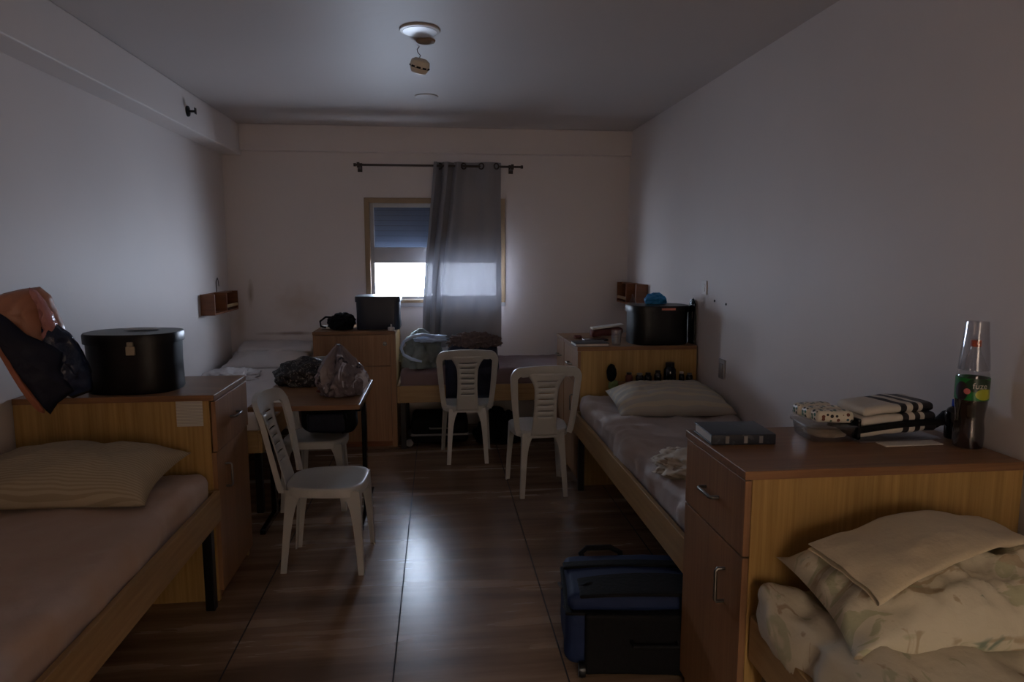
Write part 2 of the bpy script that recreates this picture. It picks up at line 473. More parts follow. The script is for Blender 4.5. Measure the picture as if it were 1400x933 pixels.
M['slats'] = stripe_mat('shutter_slats', (66, 76, 94), (44, 52, 66), 2, 22, .12, .5, bump=0)
M['leafcase'] = None

def patch_mat(name, base, cols, scale, thr=.5, rough=.75, stretch=(1, 1, 1), bump=.25, bscale=12):
    """blotches of colour on a base (a printed cloth)"""
    m, nt, p = newmat(name)
    tc = nt.nodes.new('ShaderNodeTexCoord')
    out = None
    for k, (c, t) in enumerate(cols):
        mp = nt.nodes.new('ShaderNodeMapping'); mp.inputs['Location'].default_value = (k*3.7, k*1.9, 0); mp.inputs['Scale'].default_value = stretch
        nt.links.new(tc.outputs['Object'], mp.inputs[0])
        n = nt.nodes.new('ShaderNodeTexNoise'); n.inputs['Scale'].default_value = scale; n.inputs['Detail'].default_value = 3; n.inputs['Distortion'].default_value = 1.2
        nt.links.new(mp.outputs[0], n.inputs['Vector'])
        mr = nt.nodes.new('ShaderNodeMapRange'); mr.inputs[1].default_value = t; mr.inputs[2].default_value = t+.05
        nt.links.new(n.outputs['Fac'], mr.inputs[0])
        mx = nt.nodes.new('ShaderNodeMix'); mx.data_type = 'RGBA'; mx.inputs[7].default_value = lin(*c)
        if out is None: mx.inputs[6].default_value = lin(*base)
        else: nt.links.new(out, mx.inputs[6])
        nt.links.new(mr.outputs[0], mx.inputs[0]); out = mx.outputs[2]
    nt.links.new(out, p.inputs['Base Color']); p.inputs['Roughness'].default_value = rough
    n = nt.nodes.new('ShaderNodeTexNoise'); n.inputs['Scale'].default_value = bscale; n.inputs['Detail'].default_value = 5
    nt.links.new(tc.outputs['Object'], n.inputs['Vector'])
    b = nt.nodes.new('ShaderNodeBump'); b.inputs['Strength'].default_value = bump; b.inputs['Distance'].default_value = .012
    nt.links.new(n.outputs['Fac'], b.inputs['Height']); nt.links.new(b.outputs[0], p.inputs['Normal'])
    return m
M['leafpillow'] = patch_mat('cream_pillowcase_with_faded_green_leaves', (200, 192, 168), [((172, 170, 138), .56), ((172, 156, 128), .60), ((122, 134, 116), .69)], 8, stretch=(1, 2.6, 1), bscale=14, bump=.6)
M['leafsheet'] = patch_mat('cream_sheet_with_faded_leaves', (194, 184, 160), [((168, 164, 136), .60), ((160, 140, 116), .64)], 9, stretch=(2.4, 1, 1), bump=.6, bscale=14)
M['patternpillow'] = stripe_mat('grey_pillowcase_with_woven_bands', (176, 170, 158), (192, 182, 158), 1, 14, .35, distort=.1)
M['crumple'] = patch_mat('cream_cloth_with_beige_pattern', (200, 190, 172), [((150, 132, 112), .6)], 14)
def dots_mat():
    m, nt, p = newmat('white_wrap_with_coloured_dots')
    tc = nt.nodes.new('ShaderNodeTexCoord')
    v = nt.nodes.new('ShaderNodeTexVoronoi'); v.inputs['Scale'].default_value = 62; v.inputs['Randomness'].default_value = .6
    nt.links.new(tc.outputs['Object'], v.inputs['Vector'])
    lt = nt.nodes.new('ShaderNodeMath'); lt.operation = 'LESS_THAN'; lt.inputs[1].default_value = .36; nt.links.new(v.outputs['Distance'], lt.inputs[0])
    sp = nt.nodes.new('ShaderNodeSeparateColor'); nt.links.new(v.outputs['Color'], sp.inputs[0])
    r = nt.nodes.new('ShaderNodeValToRGB'); r.color_ramp.interpolation = 'CONSTANT'; e = r.color_ramp.elements
    e[0].position = 0; e[0].color = lin(24, 92, 64); e[1].position = .35; e[1].color = lin(22, 20, 24)
    for pos, c in ((.6, lin(30, 84, 100)), (.75, lin(110, 60, 40)), (.94, lin(212, 206, 188))):
        k = e.new(pos); k.color = c
    nt.links.new(sp.outputs[0], r.inputs[0])
    mx = nt.nodes.new('ShaderNodeMix'); mx.data_type = 'RGBA'; mx.inputs[6].default_value = lin(212, 206, 188)
    nt.links.new(lt.outputs[0], mx.inputs[0]); nt.links.new(r.outputs[0], mx.inputs[7]); nt.links.new(mx.outputs[2], p.inputs['Base Color'])
    p.inputs['Roughness'].default_value = .35
    return m
M['dots'] = dots_mat()
M['darkpattern'] = patch_mat('black_bag_with_grey_speckle', (22, 21, 22), [((104, 98, 96), .56)], 55, rough=.45, bump=.4, bscale=40)
M['silverbag'] = patch_mat('crinkled_grey_plastic_bag', (112, 102, 106), [((176, 176, 188), .60), ((46, 40, 46), .60)], 7, rough=.2, bump=1.0, bscale=26, stretch=(1.6, 1.6, .8))
M['redline'] = stripe_mat('white_pillowcase_with_red_line', (206, 202, 202), (206, 202, 202), 2, 3, .05)
M['bookcover'] = patch_mat('dark_slate_book_cover', (34, 38, 48), [((62, 66, 74), .62)], 30, rough=.4, bump=.1)

# ------------------------------------------------------------------ room shell
XL, XR, YF, YN, ZC = -1.80, 1.735, 6.15, -1.6, 2.635
SX, SZ = -1.64, 2.385      # left bulkhead
struct('floor', cbox(XL-.2, XR+.2, YN-.2, YF+.2, -.12, 0), M['floor'], smooth=False)
# thin grout lines between the tiles
for i, x in enumerate((-1.46, -.815, -.183, .458, 1.09)):
    struct('trim_%d' % (i+1), cbox(x-.003, x+.003, YN, YF, 0.0, .0006), M['grout'], smooth=False)
struct('ceiling', cbox(XL-.2, XR+.2, YN-.2, YF+.2, ZC, ZC+.15), M['ceil'], smooth=False)
struct('wall_left', cbox(XL-.2, XL, YN-.2, YF+.2, 0, ZC), M['wall'], smooth=False)
struct('wall_right', cbox(XR, XR+.2, YN-.2, YF+.2, 0, ZC), M['wall'], smooth=False)
struct('ceiling_bulkhead', cbox(XL, SX, YN, YF, SZ, ZC), M['wall'], smooth=False, bevel=.008)
struct('ceiling_beam', cbox(SX, XR, YF-.06, YF, 2.42, ZC), M['wallfar'], smooth=False, bevel=.006)
# far wall round the window opening
WX0, WX1, WZ0, WZ1 = -.63, .605, 1.12, 2.04
bm = BM()
ys = (YF, YF+.2)
box(bm, XL, WX0, *ys, 0, ZC); box(bm, WX1, XR, *ys, 0, ZC); box(bm, WX0, WX1, *ys, 0, WZ0); box(bm, WX0, WX1, *ys, WZ1, ZC)
struct('wall_far', bm, M['wallfar'], smooth=False)
# wall behind the camera with an open doorway to the lit corridor
DX0, DX1, DZ = .1, 1.1, 2.05
bm = BM(); ys = (YN-.15, YN)
box(bm, XL, DX0, *ys, 0, ZC); box(bm, DX1, XR, *ys, 0, ZC); box(bm, DX0, DX1, *ys, DZ, ZC)
struct('wall_near', bm, M['wall'], smooth=False)
fr = BM(); box(fr, DX0-.05, DX0, YN-.16, YN+.02, 0, DZ); box(fr, DX1, DX1+.05, YN-.16, YN+.02, 0, DZ); box(fr, DX0-.05, DX1+.05, YN-.16, YN+.02, DZ, DZ+.06)
struct('door_1', fr, M['oak'], smooth=False)
# corridor outside the door
bm = BM()
box(bm, -1.4, 1.8, YN-1.7, YN-1.6, 0, 2.5)
struct('wall_corridor', bm, M['wall'], smooth=False)
struct('wall_corridor_left', cbox(-1.5, -1.4, YN-1.6, YN-.15, 0, 2.5), M['wall'], smooth=False)
struct('wall_corridor_right', cbox(1.8, 1.9, YN-1.6, YN-.15, 0, 2.5), M['wall'], smooth=False)
struct('ceiling_corridor', cbox(-1.5, 1.9, YN-1.7, YN-.15, 2.5, 2.6), M['ceil'], smooth=False)
struct('floor_corridor', cbox(-1.5, 1.9, YN-1.7, YN-.2, -.1, 0), M['floor'], smooth=False)

# window: tan outer frame, two sashes with a rail, bloom painted in as grey; a roller shutter hangs behind the upper half
win = bpy.data.objects.new('window_1', None); COL.objects.link(win); win.location = (0, YF, WZ0); TR['window_1'] = Matrix.Translation((0, YF, WZ0)); tag(win, kind='structure')
bm = BM(); y0, y1 = YF-.012, YF+.09; t = .045
box(bm, WX0, WX0+t, y0, y1, WZ0, WZ1); box(bm, WX1-t, WX1, y0, y1, WZ0, WZ1)
box(bm, WX0+t, WX1-t, y0, y1, WZ1-t, WZ1); box(bm, WX0+t, WX1-t, y0, y1, WZ0, WZ0+.03)
tag(obj('window_frame', bm, M['pvcframe'], win, smooth=False, bevel=.003), kind='structure')
ZR0, ZR1 = 1.472, 1.612   # the wide middle rail
for (a, b, k) in ((WX0+t, -.012, 0), (-.012, WX1-t, 1)):
    yy0, yy1 = YF+.02+.025*k, YF+.045+.025*k; s = .035
    bm = BM(); zb, zt = WZ0+.03, WZ1-t
    box(bm, a, a+s, yy0, yy1, zb, zt); box(bm, b-s, b, yy0, yy1, zb, zt)
    box(bm, a+s, b-s, yy0, yy1, zt-s, zt); box(bm, a+s, b-s, yy0, yy1, zb, zb+.028); box(bm, a+s, b-s, yy0, yy1, ZR0, ZR1)
    sa = tag(obj('window_sash', bm, M['sash'], win, smooth=False, bevel=.003), kind='structure')
    bm = BM(); ym = (yy0+yy1)/2
    box(bm, a+s, b-s, ym-.002, ym+.002, zb+.028, ZR0); box(bm, a+s, b-s, ym-.002, ym+.002, ZR1, zt-s)
    tag(obj('window_pane', bm, M['pane'], sa, smooth=False), kind='structure')
tag(obj('roller_shutter', cbox(WX0+.02, WX1-.02, YF+.12, YF+.14, ZR0+.02, WZ1), M['slats'], win, smooth=False), kind='structure')
tag(obj('window_sill', cbox(WX0-.0, WX1+.0, YF-.02, YF+.02, WZ0-.035, WZ0), M['sash'], win, smooth=False, bevel=.003), kind='structure')
# sill outside
struct('trim_9', cbox(WX0, WX1, YF+.09, YF+.24, WZ0-.04, WZ0), M['sash'], smooth=False)

# ------------------------------------------------------------------ curtain rod and curtain
ZRod, YRod = 2.302, YF-.13
rod = thing('curtain_rod', 'dark metal curtain rod mounted on brackets above the window', 'curtain rod', (0, YF, ZRod))
obj('pole', tube(BM(), [(-.68, YRod, ZRod), (.735, YRod, ZRod)], .0095, 14), M['rod'], rod)
for x in (-.655, .655):
    bm = BM(); box(bm, x-.012, x+.012, YRod-.012, YF, ZRod-.022, ZRod-.008); box(bm, x-.02, x+.02, YF-.008, YF, ZRod-.045, ZRod+.03)
    box(bm, x-.012, x+.012, YRod-.016, YRod-.011, ZRod-.02, ZRod+.02)
    obj('bracket', bm, M['rod'], rod, bevel=.002)
for x in (-.684, .738):
    obj('finial', xform(lathe(BM(), [(.001, -.012), (.014, -.01), (.014, .01), (.001, .012)], (0, 0, 0), 16), (x, YRod, ZRod), (0, PI/2, 0)), M['rod'], rod)
cur = thing('curtain', 'grey satin curtain bunched over the right half of the window', 'curtain', (.24, YRod, .72))
def curt(u, v):
    # u across, v from the bottom (0) to the top (1)
    z = .735+(2.335-.735)*v
    # left third hangs in two deep folds, the right part nearly flat
    xl = -.145+.125*v-.03*math.sin(v*3)*(1-v); xr = .555
    k = .25-.03*v
    if u < k:
        q = u/k; x = xl+(xl*0+.20-.03*(1-v))*q; d = .034*math.sin(q*2*PI*2.0+.6)
        x += .010*math.sin(q*4*PI*2.0)
    else:
        q = (u-k)/(1-k); x0 = xl+.20-.03*(1-v); x = x0+(xr-x0)*q
        d = .010+.030*math.sin(2*PI*(q-.1)/.84+PI)*(.25+.75*v**4)+.006*math.sin(q*19+v*1.2)*(1-q)
    y = YRod-d+.008*nz(u*3, v*1.5, 2.2, 1.3)
    return (x+.004*nz(u*2, v*2, 7.7, 1.7), y, z)
obj('cloth', grid(BM(), 160, 60, curt), M['curtain'], cur, angle=180)
for i, x in enumerate((.03, .235, .385, .515)):
    yy = min((abs(curt(k/400, .98)[0]-x), curt(k/400, .98)[1]) for k in range(401))[1]
    bm = BM()
    R, r = .024, .006
    ax = math.radians(35)
    for k in range(1): pass
    def tor(u, v):
        a = 2*PI*u; b = 2*PI*v
        d = R+r*math.cos(b)
        p = Vector((math.cos(a)*d, r*math.sin(b), math.sin(a)*d))
        p = Matrix.Rotation(ax if i % 2 else -ax, 3, 'Z') @ p
        return (x+p.x, yy-.006+p.y, ZRod+p.z)
    grid(bm, 24, 10, tor); bmesh.ops.remove_doubles(bm, verts=bm.verts[:], dist=1e-5)
    obj('eyelet', bm, M['rod'], cur)

# ------------------------------------------------------------------ ceiling things
lamp = thing('ceiling_lamp', 'round white flush lamp disc on the ceiling', 'ceiling lamp', (-.07, 3.51, ZC-.03))
obj('lamp_rim', lathe(BM(), [(.001, ZC), (.098, ZC), (.1, ZC-.004), (.096, ZC-.009), (.084, ZC-.011)], (-.07, 3.51, 0), 48), M['white_plate'], lamp)
obj('diffuser', lathe(BM(), [(.084, ZC-.010), (.082, ZC-.0125), (.06, ZC-.014), (.001, ZC-.0145)], (-.07, 3.51, 0), 48), M['white_lamp'], lamp)
ros = obj('ceiling_rosette', lathe(BM(), [(.001, ZC), (.05, ZC), (.047, ZC-.008), (.035, ZC-.012), (.001, ZC-.014)], (-.045, 3.68, 0), 32), M['brownstain'])
tag(ros, 'small brownish patch plate on the ceiling between lamp and detector', 'ceiling plate')
det = thing('smoke_detector', 'cream round smoke detector dangling from the ceiling by its wires', 'smoke detector', (-.08, 3.79, 2.48))
obj('wire', tube(BM(), [(-.08, 3.79, ZC), (-.091, 3.785, 2.62), (-.088, 3.79, 2.605), (-.073, 3.79, 2.59), (-.086, 3.79, 2.572)], .0022, 8), M['maroon'], det)
bm = lathe(BM(), [(.001, .044), (.03, .042), (.048, .03), (.052, .012), (.052, -.004)], (0, 0, 0), 40)
obj('body', xform(bm, (-.08, 3.79, 2.533), (math.radians(18), math.radians(14), 0)), M['detector'], det)
bm = lathe(BM(), [(.050, -.006), (.046, -.016), (.038, -.03), (.02, -.036), (.001, -.037)], (0, 0, 0), 40)
obj('sensor_cap', xform(bm, (-.08, 3.79, 2.533), (math.radians(18), math.radians(14), 0)), M['detector'], det)
bm = lathe(BM(), [(.0455, -.003), (.0495, -.003), (.0495, -.007), (.0455, -.007)], (0, 0, 0), 40, cap=False)
for k in range(10):
    a = k*2*PI/10; b2 = BM()
for k in range(10):
    a = 2*PI*k/10
    q = cbox(-.011, .011, -.0015, .0015, -.004, .004)
    bmesh.ops.transform(q, matrix=Matrix.Rotation(a, 4, 'Z') @ Matrix.Translation((0, -.0515, .0)), verts=q.verts[:])
    tmp = bpy.data.meshes.new('t'); q.to_mesh(tmp); q.free(); bm.from_mesh(tmp); bpy.data.meshes.remove(tmp)
obj('vent_slots', xform(bm, (-.08, 3.79, 2.533), (math.radians(18), math.radians(14), 0)), M['dark'], det)
cov = obj('ceiling_cover', lathe(BM(), [(.001, ZC), (.082, ZC), (.08, ZC-.006), (.07, ZC-.009), (.001, ZC-.01)], (-.06, 4.93, 0), 40), M['ceil'])
tag(cov, 'faint round blank cover on the ceiling nearer the window', 'ceiling cover')
# sidewall sprinkler on the bulkhead
spr = thing('fire_sprinkler', 'small dark sidewall sprinkler head on the left bulkhead', 'sprinkler', (SX, 4.90, 2.495))
bm = lathe(BM(), [(.001, 0), (.036, 0), (.034, .01), (.016, .016), (.001, .016)], (0, 0, 0), 24)
obj('escutcheon', xform(bm, (SX, 4.90, 2.495), (0, PI/2, 0)), M['blackmetal'], spr)
bm = tube(BM(), [(SX+.012, 4.90, 2.495), (SX+.05, 4.90, 2.495)], .008, 12)
obj('nozzle', bm, M['blackmetal'], spr)
obj('deflector', cbox(SX+.05, SX+.054, 4.882, 4.918, 2.477, 2.517), M['blackmetal'], spr, bevel=.001)

# ------------------------------------------------------------------ wall shelves (open box pairs)
def wall_shelf(side, label, y0, y1, z0, z1):
    s = 1 if side == 'l' else -1; xw = XL if side == 'l' else XR
    t = thing('wall_shelf', label, 'wall shelf', (xw, (y0+y1)/2, z0))
    d = .105; th = .014; ym = y0+(y1-y0)*.5
    def b(name, xa, xb, ya, yb, za, zb, m='oakdark'):
        xs = sorted((xw+s*xa, xw+s*xb)); obj(name, cbox(xs[0], xs[1], ya, yb, za, zb), M[m], t, smooth=False, bevel=.0015)
    b('back_panel', 0, .008, y0, y1, z0, z1)
    b('side_panel', .008, d, y0, y0+th, z0, z1)
    b('side_panel', .008, d, y1-th, y1, z0, z1)
    b('divider', .008, d, ym-th/2, ym+th/2, z0, z1)
    b('bottom_board', .008, d, y0+th, ym-th/2, z0, z0+th)
    b('bottom_board', .008, d, ym+th/2, y1-th, z0+.0, z0+th)
    b('top_board', .008, d*.6, ym+th/2, y1-th, z1-th, z1)
    b('lip', d-.012, d, ym+th/2, y1-th, z0+.035, z0+.06, 'oakbed')
    return t
wall_shelf('l', 'small brown wooden shelf box on the left wall above the white bed', 5.42, 6.04, 1.085, 1.245)
wall_shelf('r', 'small brown wooden shelf box on the right wall in the far corner', 5.52, 6.12, 1.12, 1.30)

# ------------------------------------------------------------------ switches, sockets, screw holes
def plate(name, label, cat, x, y, z, w, h, m, s, kids=None):
    t = thing(name, label, cat, (x, y, z-h/2))
    xs = sorted((x, x+s*.009)); obj('cover_plate', cbox(xs[0], xs[1], y-w/2, y+w/2, z-h/2, z+h/2), m, t, bevel=.002)
    xs = sorted((x+s*.009, x+s*.013)); obj('rocker', cbox(xs[0], xs[1], y-w*.25, y+w*.25, z-h*.28, z+h*.28), m, t, bevel=.001)
    return t
plate('light_switch', 'white switch plate high on the right wall behind the black box', 'switch', XR, 4.30, 1.335, .07, .09, M['white_plate'], -1)
plate('wall_socket', 'grey square plate low on the right wall beside the pillow', 'socket', XR, 3.98, .85, .085, .12, M['greyplate'], -1)
for y, z, l in ((4.14, 1.258, 'dark screw plug in the right wall, nearer the switch plate'), (3.965, 1.25, 'dark screw plug in the right wall, farther from the switch plate')):
    tag(obj('wall_plug', xform(lathe(BM(), [(.001, 0), (.008, 0), (.007, .004), (.001, .005)], n=12), (XR, y, z), (0, -PI/2, 0)), M['dark']), l, 'wall plug')
tag(obj('wall_cable', tube(BM(), [(XL+.006, 5.80, 1.245), (XL+.006, 5.80, 1.33), (XL+.008, 5.83, 1.36), (XL+.006, 5.86, 1.33), (XL+.006, 5.865, 1.29)], .003, 6), M['rod']), 'thin dark cable running up the left wall from the shelf box', 'cable')

# ------------------------------------------------------------------ cabinets
CH = .945
def bar_handle(parent, p0, p1, out, r=.0055):
    p0, p1, out = Vector(p0), Vector(p1), Vector(out)
    d = (p1-p0).normalized()
    pts = [p0, p0+out*.8, p0+out+d*.006, p1+out-d*.006, p1+out*.8, p1]
    return obj('handle', tube(BM(), pts, r, 10), M['chrome'], parent)
def cabinet(label, x0, x1, y0, y1, face, split=.688, doorhandle=True, ajar=0.0):
    """face: '-x', '+x' or '-y' = the side that carries drawer and door"""
    t = thing('bedside_cabinet', label, 'cabinet', ((x0+x1)/2, (y0+y1)/2, 0))
    th = .02; tz = CH-.026; kick = .05
    fx0, fx1, fy0, fy1 = x0, x1, y0, y1
    if face == '-x': fx0 += th
    if face == '+x': fx1 -= th
    if face == '-y': fy0 += th
    if face in ('-x', '+x'):
        obj('side_panel', cbox(fx0, fx1, y0, y0+th, 0, tz), M['oak'], t, smooth=False, bevel=.001)
        obj('side_panel', cbox(fx0, fx1, y1-th, y1, 0, tz), M['oak'], t, smooth=False, bevel=.001)
        bx = (x1-th, x1) if face == '-x' else (x0, x0+th)
        obj('back_panel', cbox(bx[0], bx[1], y0+th, y1-th, 0, tz), M['oak'], t, smooth=False)
        ix0, ix1 = (fx0, x1-th) if face == '-x' else (x0+th, fx1)
        obj('carcass', cbox(ix0+.001, ix1-.001, y0+th, y1-th, kick, tz-.001), M['oaktinted'], t, smooth=False)
        a, b = (x0, x0+th) if face == '-x' else (x1-th, x1)
        o = -.028 if face == '-x' else .028; xf = x0 if face == '-x' else x1
        dr = obj('drawer', cbox(a+(ajar if face == '+x' else -ajar), b+(ajar if face == '+x' else -ajar), y0+.002, y1-.002, split+.003, tz-.004), M['oaktinted'], t, smooth=False, bevel=.0015)
        zc = (split+tz)/2; yc = (y0+y1)/2
        bar_handle(dr, (xf+(ajar if face == '+x' else -ajar), yc-.05, zc), (xf+(ajar if face == '+x' else -ajar), yc+.05, zc), (o, 0, 0))
        do = obj('door', cbox(a, b, y0+.002, y1-.002, kick, split-.003), M['oaktinted'], t, smooth=False, bevel=.0015)
        if doorhandle: bar_handle(do, (xf, y0+.115, split-.19), (xf, y0+.115, split-.085), (o, 0, 0))
    else:
        obj('side_panel', cbox(x0, x0+th, fy0, y1, 0, tz), M['oak'], t, smooth=False, bevel=.001)
        obj('side_panel', cbox(x1-th, x1, fy0, y1, 0, tz), M['oak'], t, smooth=False, bevel=.001)
        obj('back_panel', cbox(x0+th, x1-th, y1-th, y1, 0, tz), M['oak'], t, smooth=False)
        obj('carcass', cbox(x0+th, x1-th, fy0+.001, y1-th-.001, kick, tz-.001), M['oaktinted'], t, smooth=False)
        dr = obj('drawer', cbox(x0+.002, x1-.042, y0, y0+th, split+.003, tz-.004), M['oaktinted'], t, smooth=False, bevel=.0015)
        do = obj('door', cbox(x0+.002, x1-.042, y0, y0+th, kick, split-.003), M['oaktinted'], t, smooth=False, bevel=.0015)
        obj('front_post', cbox(x1-.040, x1, y0, y0+th, 0, tz), M['oaktinted'], t, smooth=False, bevel=.001)
        bm = lathe(BM(), [(.001, 0), (.017, 0), (.017, .006), (.012, .014), (.001, .015)], (0, 0, 0), 20)
        obj('lock', xform(bm, (x1-.085, y0, split+.178), (PI/2, 0, 0)), M['chrome'], dr)
    obj('plinth', cbox(x0+.03, x1-.03, y0+.03, y1-.03, 0, kick), M['oakdark'], t, smooth=False)
    e = .004
    obj('top_board', cbox(x0-e if face == '-x' else x0, x1+e if face == '+x' else x1, y0-e, y1+(0 if face == '-y' else e), tz, CH), M['oaktop'], t, smooth=False, bevel=.0025)
    return t
cabinet('oak laminate cabinet in the right foreground under the book and tea bottle', .855, 1.71, 1.775, 2.235, '-x')
cabinet('oak laminate cabinet behind the striped pillow, with a paper note on its side', -1.79, -.975, 3.03, 3.52, '+x', ajar=.006)
cabinet('brown laminate cabinet against the far wall left of the covered bed, with a round lock', -.985, -.34, 5.46, 6.13, '-y', split=.666)
cabinet('oak laminate cabinet behind the woven-band pillow, black hat box on it', .91, 1.72, 4.37, 4.86, '-x')
cabinet('narrower laminate cabinet directly beyond the one with the hat box', .91, 1.72, 4.875, 5.17, '-x', doorhandle=False)

# ------------------------------------------------------------------ beds
def bed(label, x0, x1, y0, y1, cross=False, rail_t=.022):
    t = thing('single_bed', label, 'bed', ((x0+x1)/2, (y0+y1)/2, 0))
    z0, z1 = .385, .52
    obj('side_rail', cbox(x0, x0+rail_t, y0, y1, z0, z1), M['oakbed'], t, smooth=False, bevel=.003)
    obj('side_rail', cbox(x1-rail_t, x1, y0, y1, z0, z1), M['oakbed'], t, smooth=False, bevel=.003)
    obj('end_rail', cbox(x0+rail_t, x1-rail_t, y0, y0+rail_t, z0, z1), M['oakbedx'], t, smooth=False, bevel=.003)
    obj('end_rail', cbox(x0+rail_t, x1-rail_t, y1-rail_t, y1, z0, z1), M['oakbedx'], t, smooth=False, bevel=.003)
    obj('bed_base', cbox(x0+rail_t+.001, x1-rail_t-.001, y0+rail_t+.001, y1-rail_t-.001, z0+.02, z0+.06), M['oakdark'], t, smooth=False)
    for x in (x0+rail_t, x1-rail_t-.04):
        for y in (y0+rail_t+.02, y1-rail_t-.06):
            obj('leg', cbox(x, x+.04, y, y+.04, 0, z0+.02), M['blackmetal'], t, smooth=False, bevel=.003)
    return t
def mattress(label, m, x0, x1, y0, y1, z1=.62, z0=.447, seed=0, wr=.006, slump=.0, r=.05, dens=34, pull=.0):
    dx, dy = x1-x0, y1-y0
    def disp(v, n):
        w = wr*(ridge(v.x+seed, v.y*.5, v.z, 5)-1)+wr*1.5*nz(v.x+seed, v.y, v.z, 2.5)
        # long soft pulls near the sides
        w += wr*.8*math.sin(v.y*9+4*nz(v.x, v.y, seed, 2))*math.exp(-abs(abs(v.x)-dx/2)*14)
        if pull:
            g = ridge(v.x*.6+seed, v.y*1.2+v.z*2, v.z*1.5, 7, 4)-1
            w += pull*.5*g+pull*.35*math.sin((v.y*34+v.x*20)+5*nz(v.x*2, v.y*2, seed, 2))*math.exp(-abs(abs(v.x)-dx/2)*9)
        if n.z < -.5: w = 0
        return n*(w if (v.z > -.03) else w*.35)
    bm = softbox((dx, dy, z1-z0), r, (int(dx*dens), int(dy*dens), 3), disp)
    t = obj('mattress', xform(bm, ((x0+x1)/2, (y0+y1)/2, (z0+z1)/2)), m, angle=180)
    return tag(t, label, 'mattress')
bed('wooden bed frame along the left wall in the foreground', -1.79, -.965, .95, 3.02)
mattress('mattress in a smooth beige fitted sheet in the left foreground', M['sheet_l'], -1.765, -1.0, .98, 3.0, seed=3, wr=.009, dens=44, pull=.006)
bed('wooden bed frame along the right wall between the two oak cabinets', .88, 1.73, 2.25, 4.355)
mattress('mattress in a mauve-grey sheet between the two cabinets on the right', M['sheet_m'], .920, 1.715, 2.28, 4.33, seed=9, wr=.014, dens=50, pull=.012)
bed('wooden bed frame in the right foreground corner', .88, 1.73, -.35, 1.765)
mattress('mattress in a wrinkled leaf-print sheet in the right foreground', M['leafsheet'], .893, 1.715, -.32, 1.755, seed=15, wr=.024, z1=.622, r=.03, dens=60, pull=.016)
bed('wooden bed frame under the window along the far wall', -.33, 1.73, 5.345, 6.14)
mattress('mattress in a plum-brown sheet under the window', M['sheet_f'], -.30, 1.70, 5.38, 6.12, z1=.645, seed=21)
bed('wooden bed frame along the left wall beyond the desk', -1.79, -1.04, 4.05, 6.13)
mattress('white-sheeted mattress along the left wall beyond the desk', M['sheet_w'], -1.775, -1.05, 4.07, 6.12, seed=27, wr=.008, z1=.63)

# ------------------------------------------------------------------ bedding
def put_pillow(name, label, cat, m, a, b, T, loc, rot, **k):
    bm = pillow(a, b, T, **k)
    o = obj(name, bm, m, local=True, angle=180)
    o.location = loc; o.rotation_euler = rot
    return tag(o, label, cat)
put_pillow('pillow', 'large pillow in a khaki striped case against the left cabinet', 'pillow', M['pillow_stripe'], .375, .225, .115, (-1.44, 2.76, .672), (math.radians(9), 0, math.radians(-2)), seed=2, wr=.009)
put_pillow('pillow', 'plump pillow in a grey case with woven bands below the dark ledge', 'pillow', M['patternpillow'], .340, .245, .100, (1.378, 3.935, .662), (math.radians(6), 0, math.radians(-3)), seed=5, wr=.010, pinch=.03)
big = put_pillow('pillow', 'big crumpled pillow in a cream leaf-print case in the right foreground', 'pillow', M['leafpillow'], .400, .200, .113, (1.330, 1.53, .672), (math.radians(9), 0, math.radians(-2)), seed=12, wr=.024, n=80, pinch=.07)
put_pillow('pillow', 'flat white pillow at the head of the bed beyond the desk', 'pillow', M['redline'], .34, .22, .055, (-1.42, 5.84, .672), (math.radians(10), 0, 0), seed=8, wr=.008)
# folded cream cloth on the big pillow
def cloth_sheet(label, name, m, corners, nf, zf, thick, layers=1, cat='cloth', group=None, wr=.006):
    A, B, C, D = [Vector(c) for c in corners]   # quad a-b-c-d
    def f(u, v):
        p = A.lerp(B, u).lerp(D.lerp(C, u), v)
        z = p.z+zf(u, v)+wr*nz(p.x*6, p.y*6, p.z, 1.2)
        return (p.x+.006*nz(u*4, v*4, 1, 1), p.y+.006*nz(v*4, u*4, 5, 1), z)
    return tag(obj(name, grid(BM(), nf, nf, f), m, solid=thick, subsurf=1), label, cat, group)
# one folded cloth: two layers joined along a fold
def folded(label, name, m, corners, zf, th=.012, n=26, wr=.006):
    A, B, C, D = [Vector(c) for c in corners]
    bm = BM(); prof = []
    N = n
    def f(u, v):
        # v: 0..1 runs over the upper layer to the fold and back underneath
        if v < .48: t, k = v/.48, 1.0
        elif v > .52: t, k = (1-v)/.48, -1.0
        else: t, k = 1.0+.012*math.sin((v-.48)/.04*PI), math.cos((v-.48)/.04*PI)
        p = A.lerp(B, u).lerp(D.lerp(C, u), t)
        z = p.z+zf(u, t)+k*th*.5+wr*nz(p.x*6+k*.3, p.y*6, k*.4, 1.2)
        return (p.x, p.y, z)
    return tag(obj(name, grid(bm, N, N*2, f), m, solid=.003), label, 'cloth')
from mathutils.bvhtree import BVHTree
bpy.context.view_layer.update()
_mw = Matrix.Translation(big.location) @ big.rotation_euler.to_matrix().to_4x4()
_bv = BVHTree.FromPolygons([_mw @ v.co for v in big.data.vertices], [tuple(p.vertices) for p in big.data.polygons])
def pil_z(x, y):
    best = []
    for dx in (-.045, -.02, 0, .02, .045):
        for dy in (-.045, -.02, 0, .02, .045):
            h = _bv.ray_cast(Vector((x+dx, y+dy, 1.5)), Vector((0, 0, -1)))
            if h[0] is not None: best.append(h[0].z)
    if not best: return .66
    best.sort(); return best[-1]*.7+best[len(best)//2]*.3
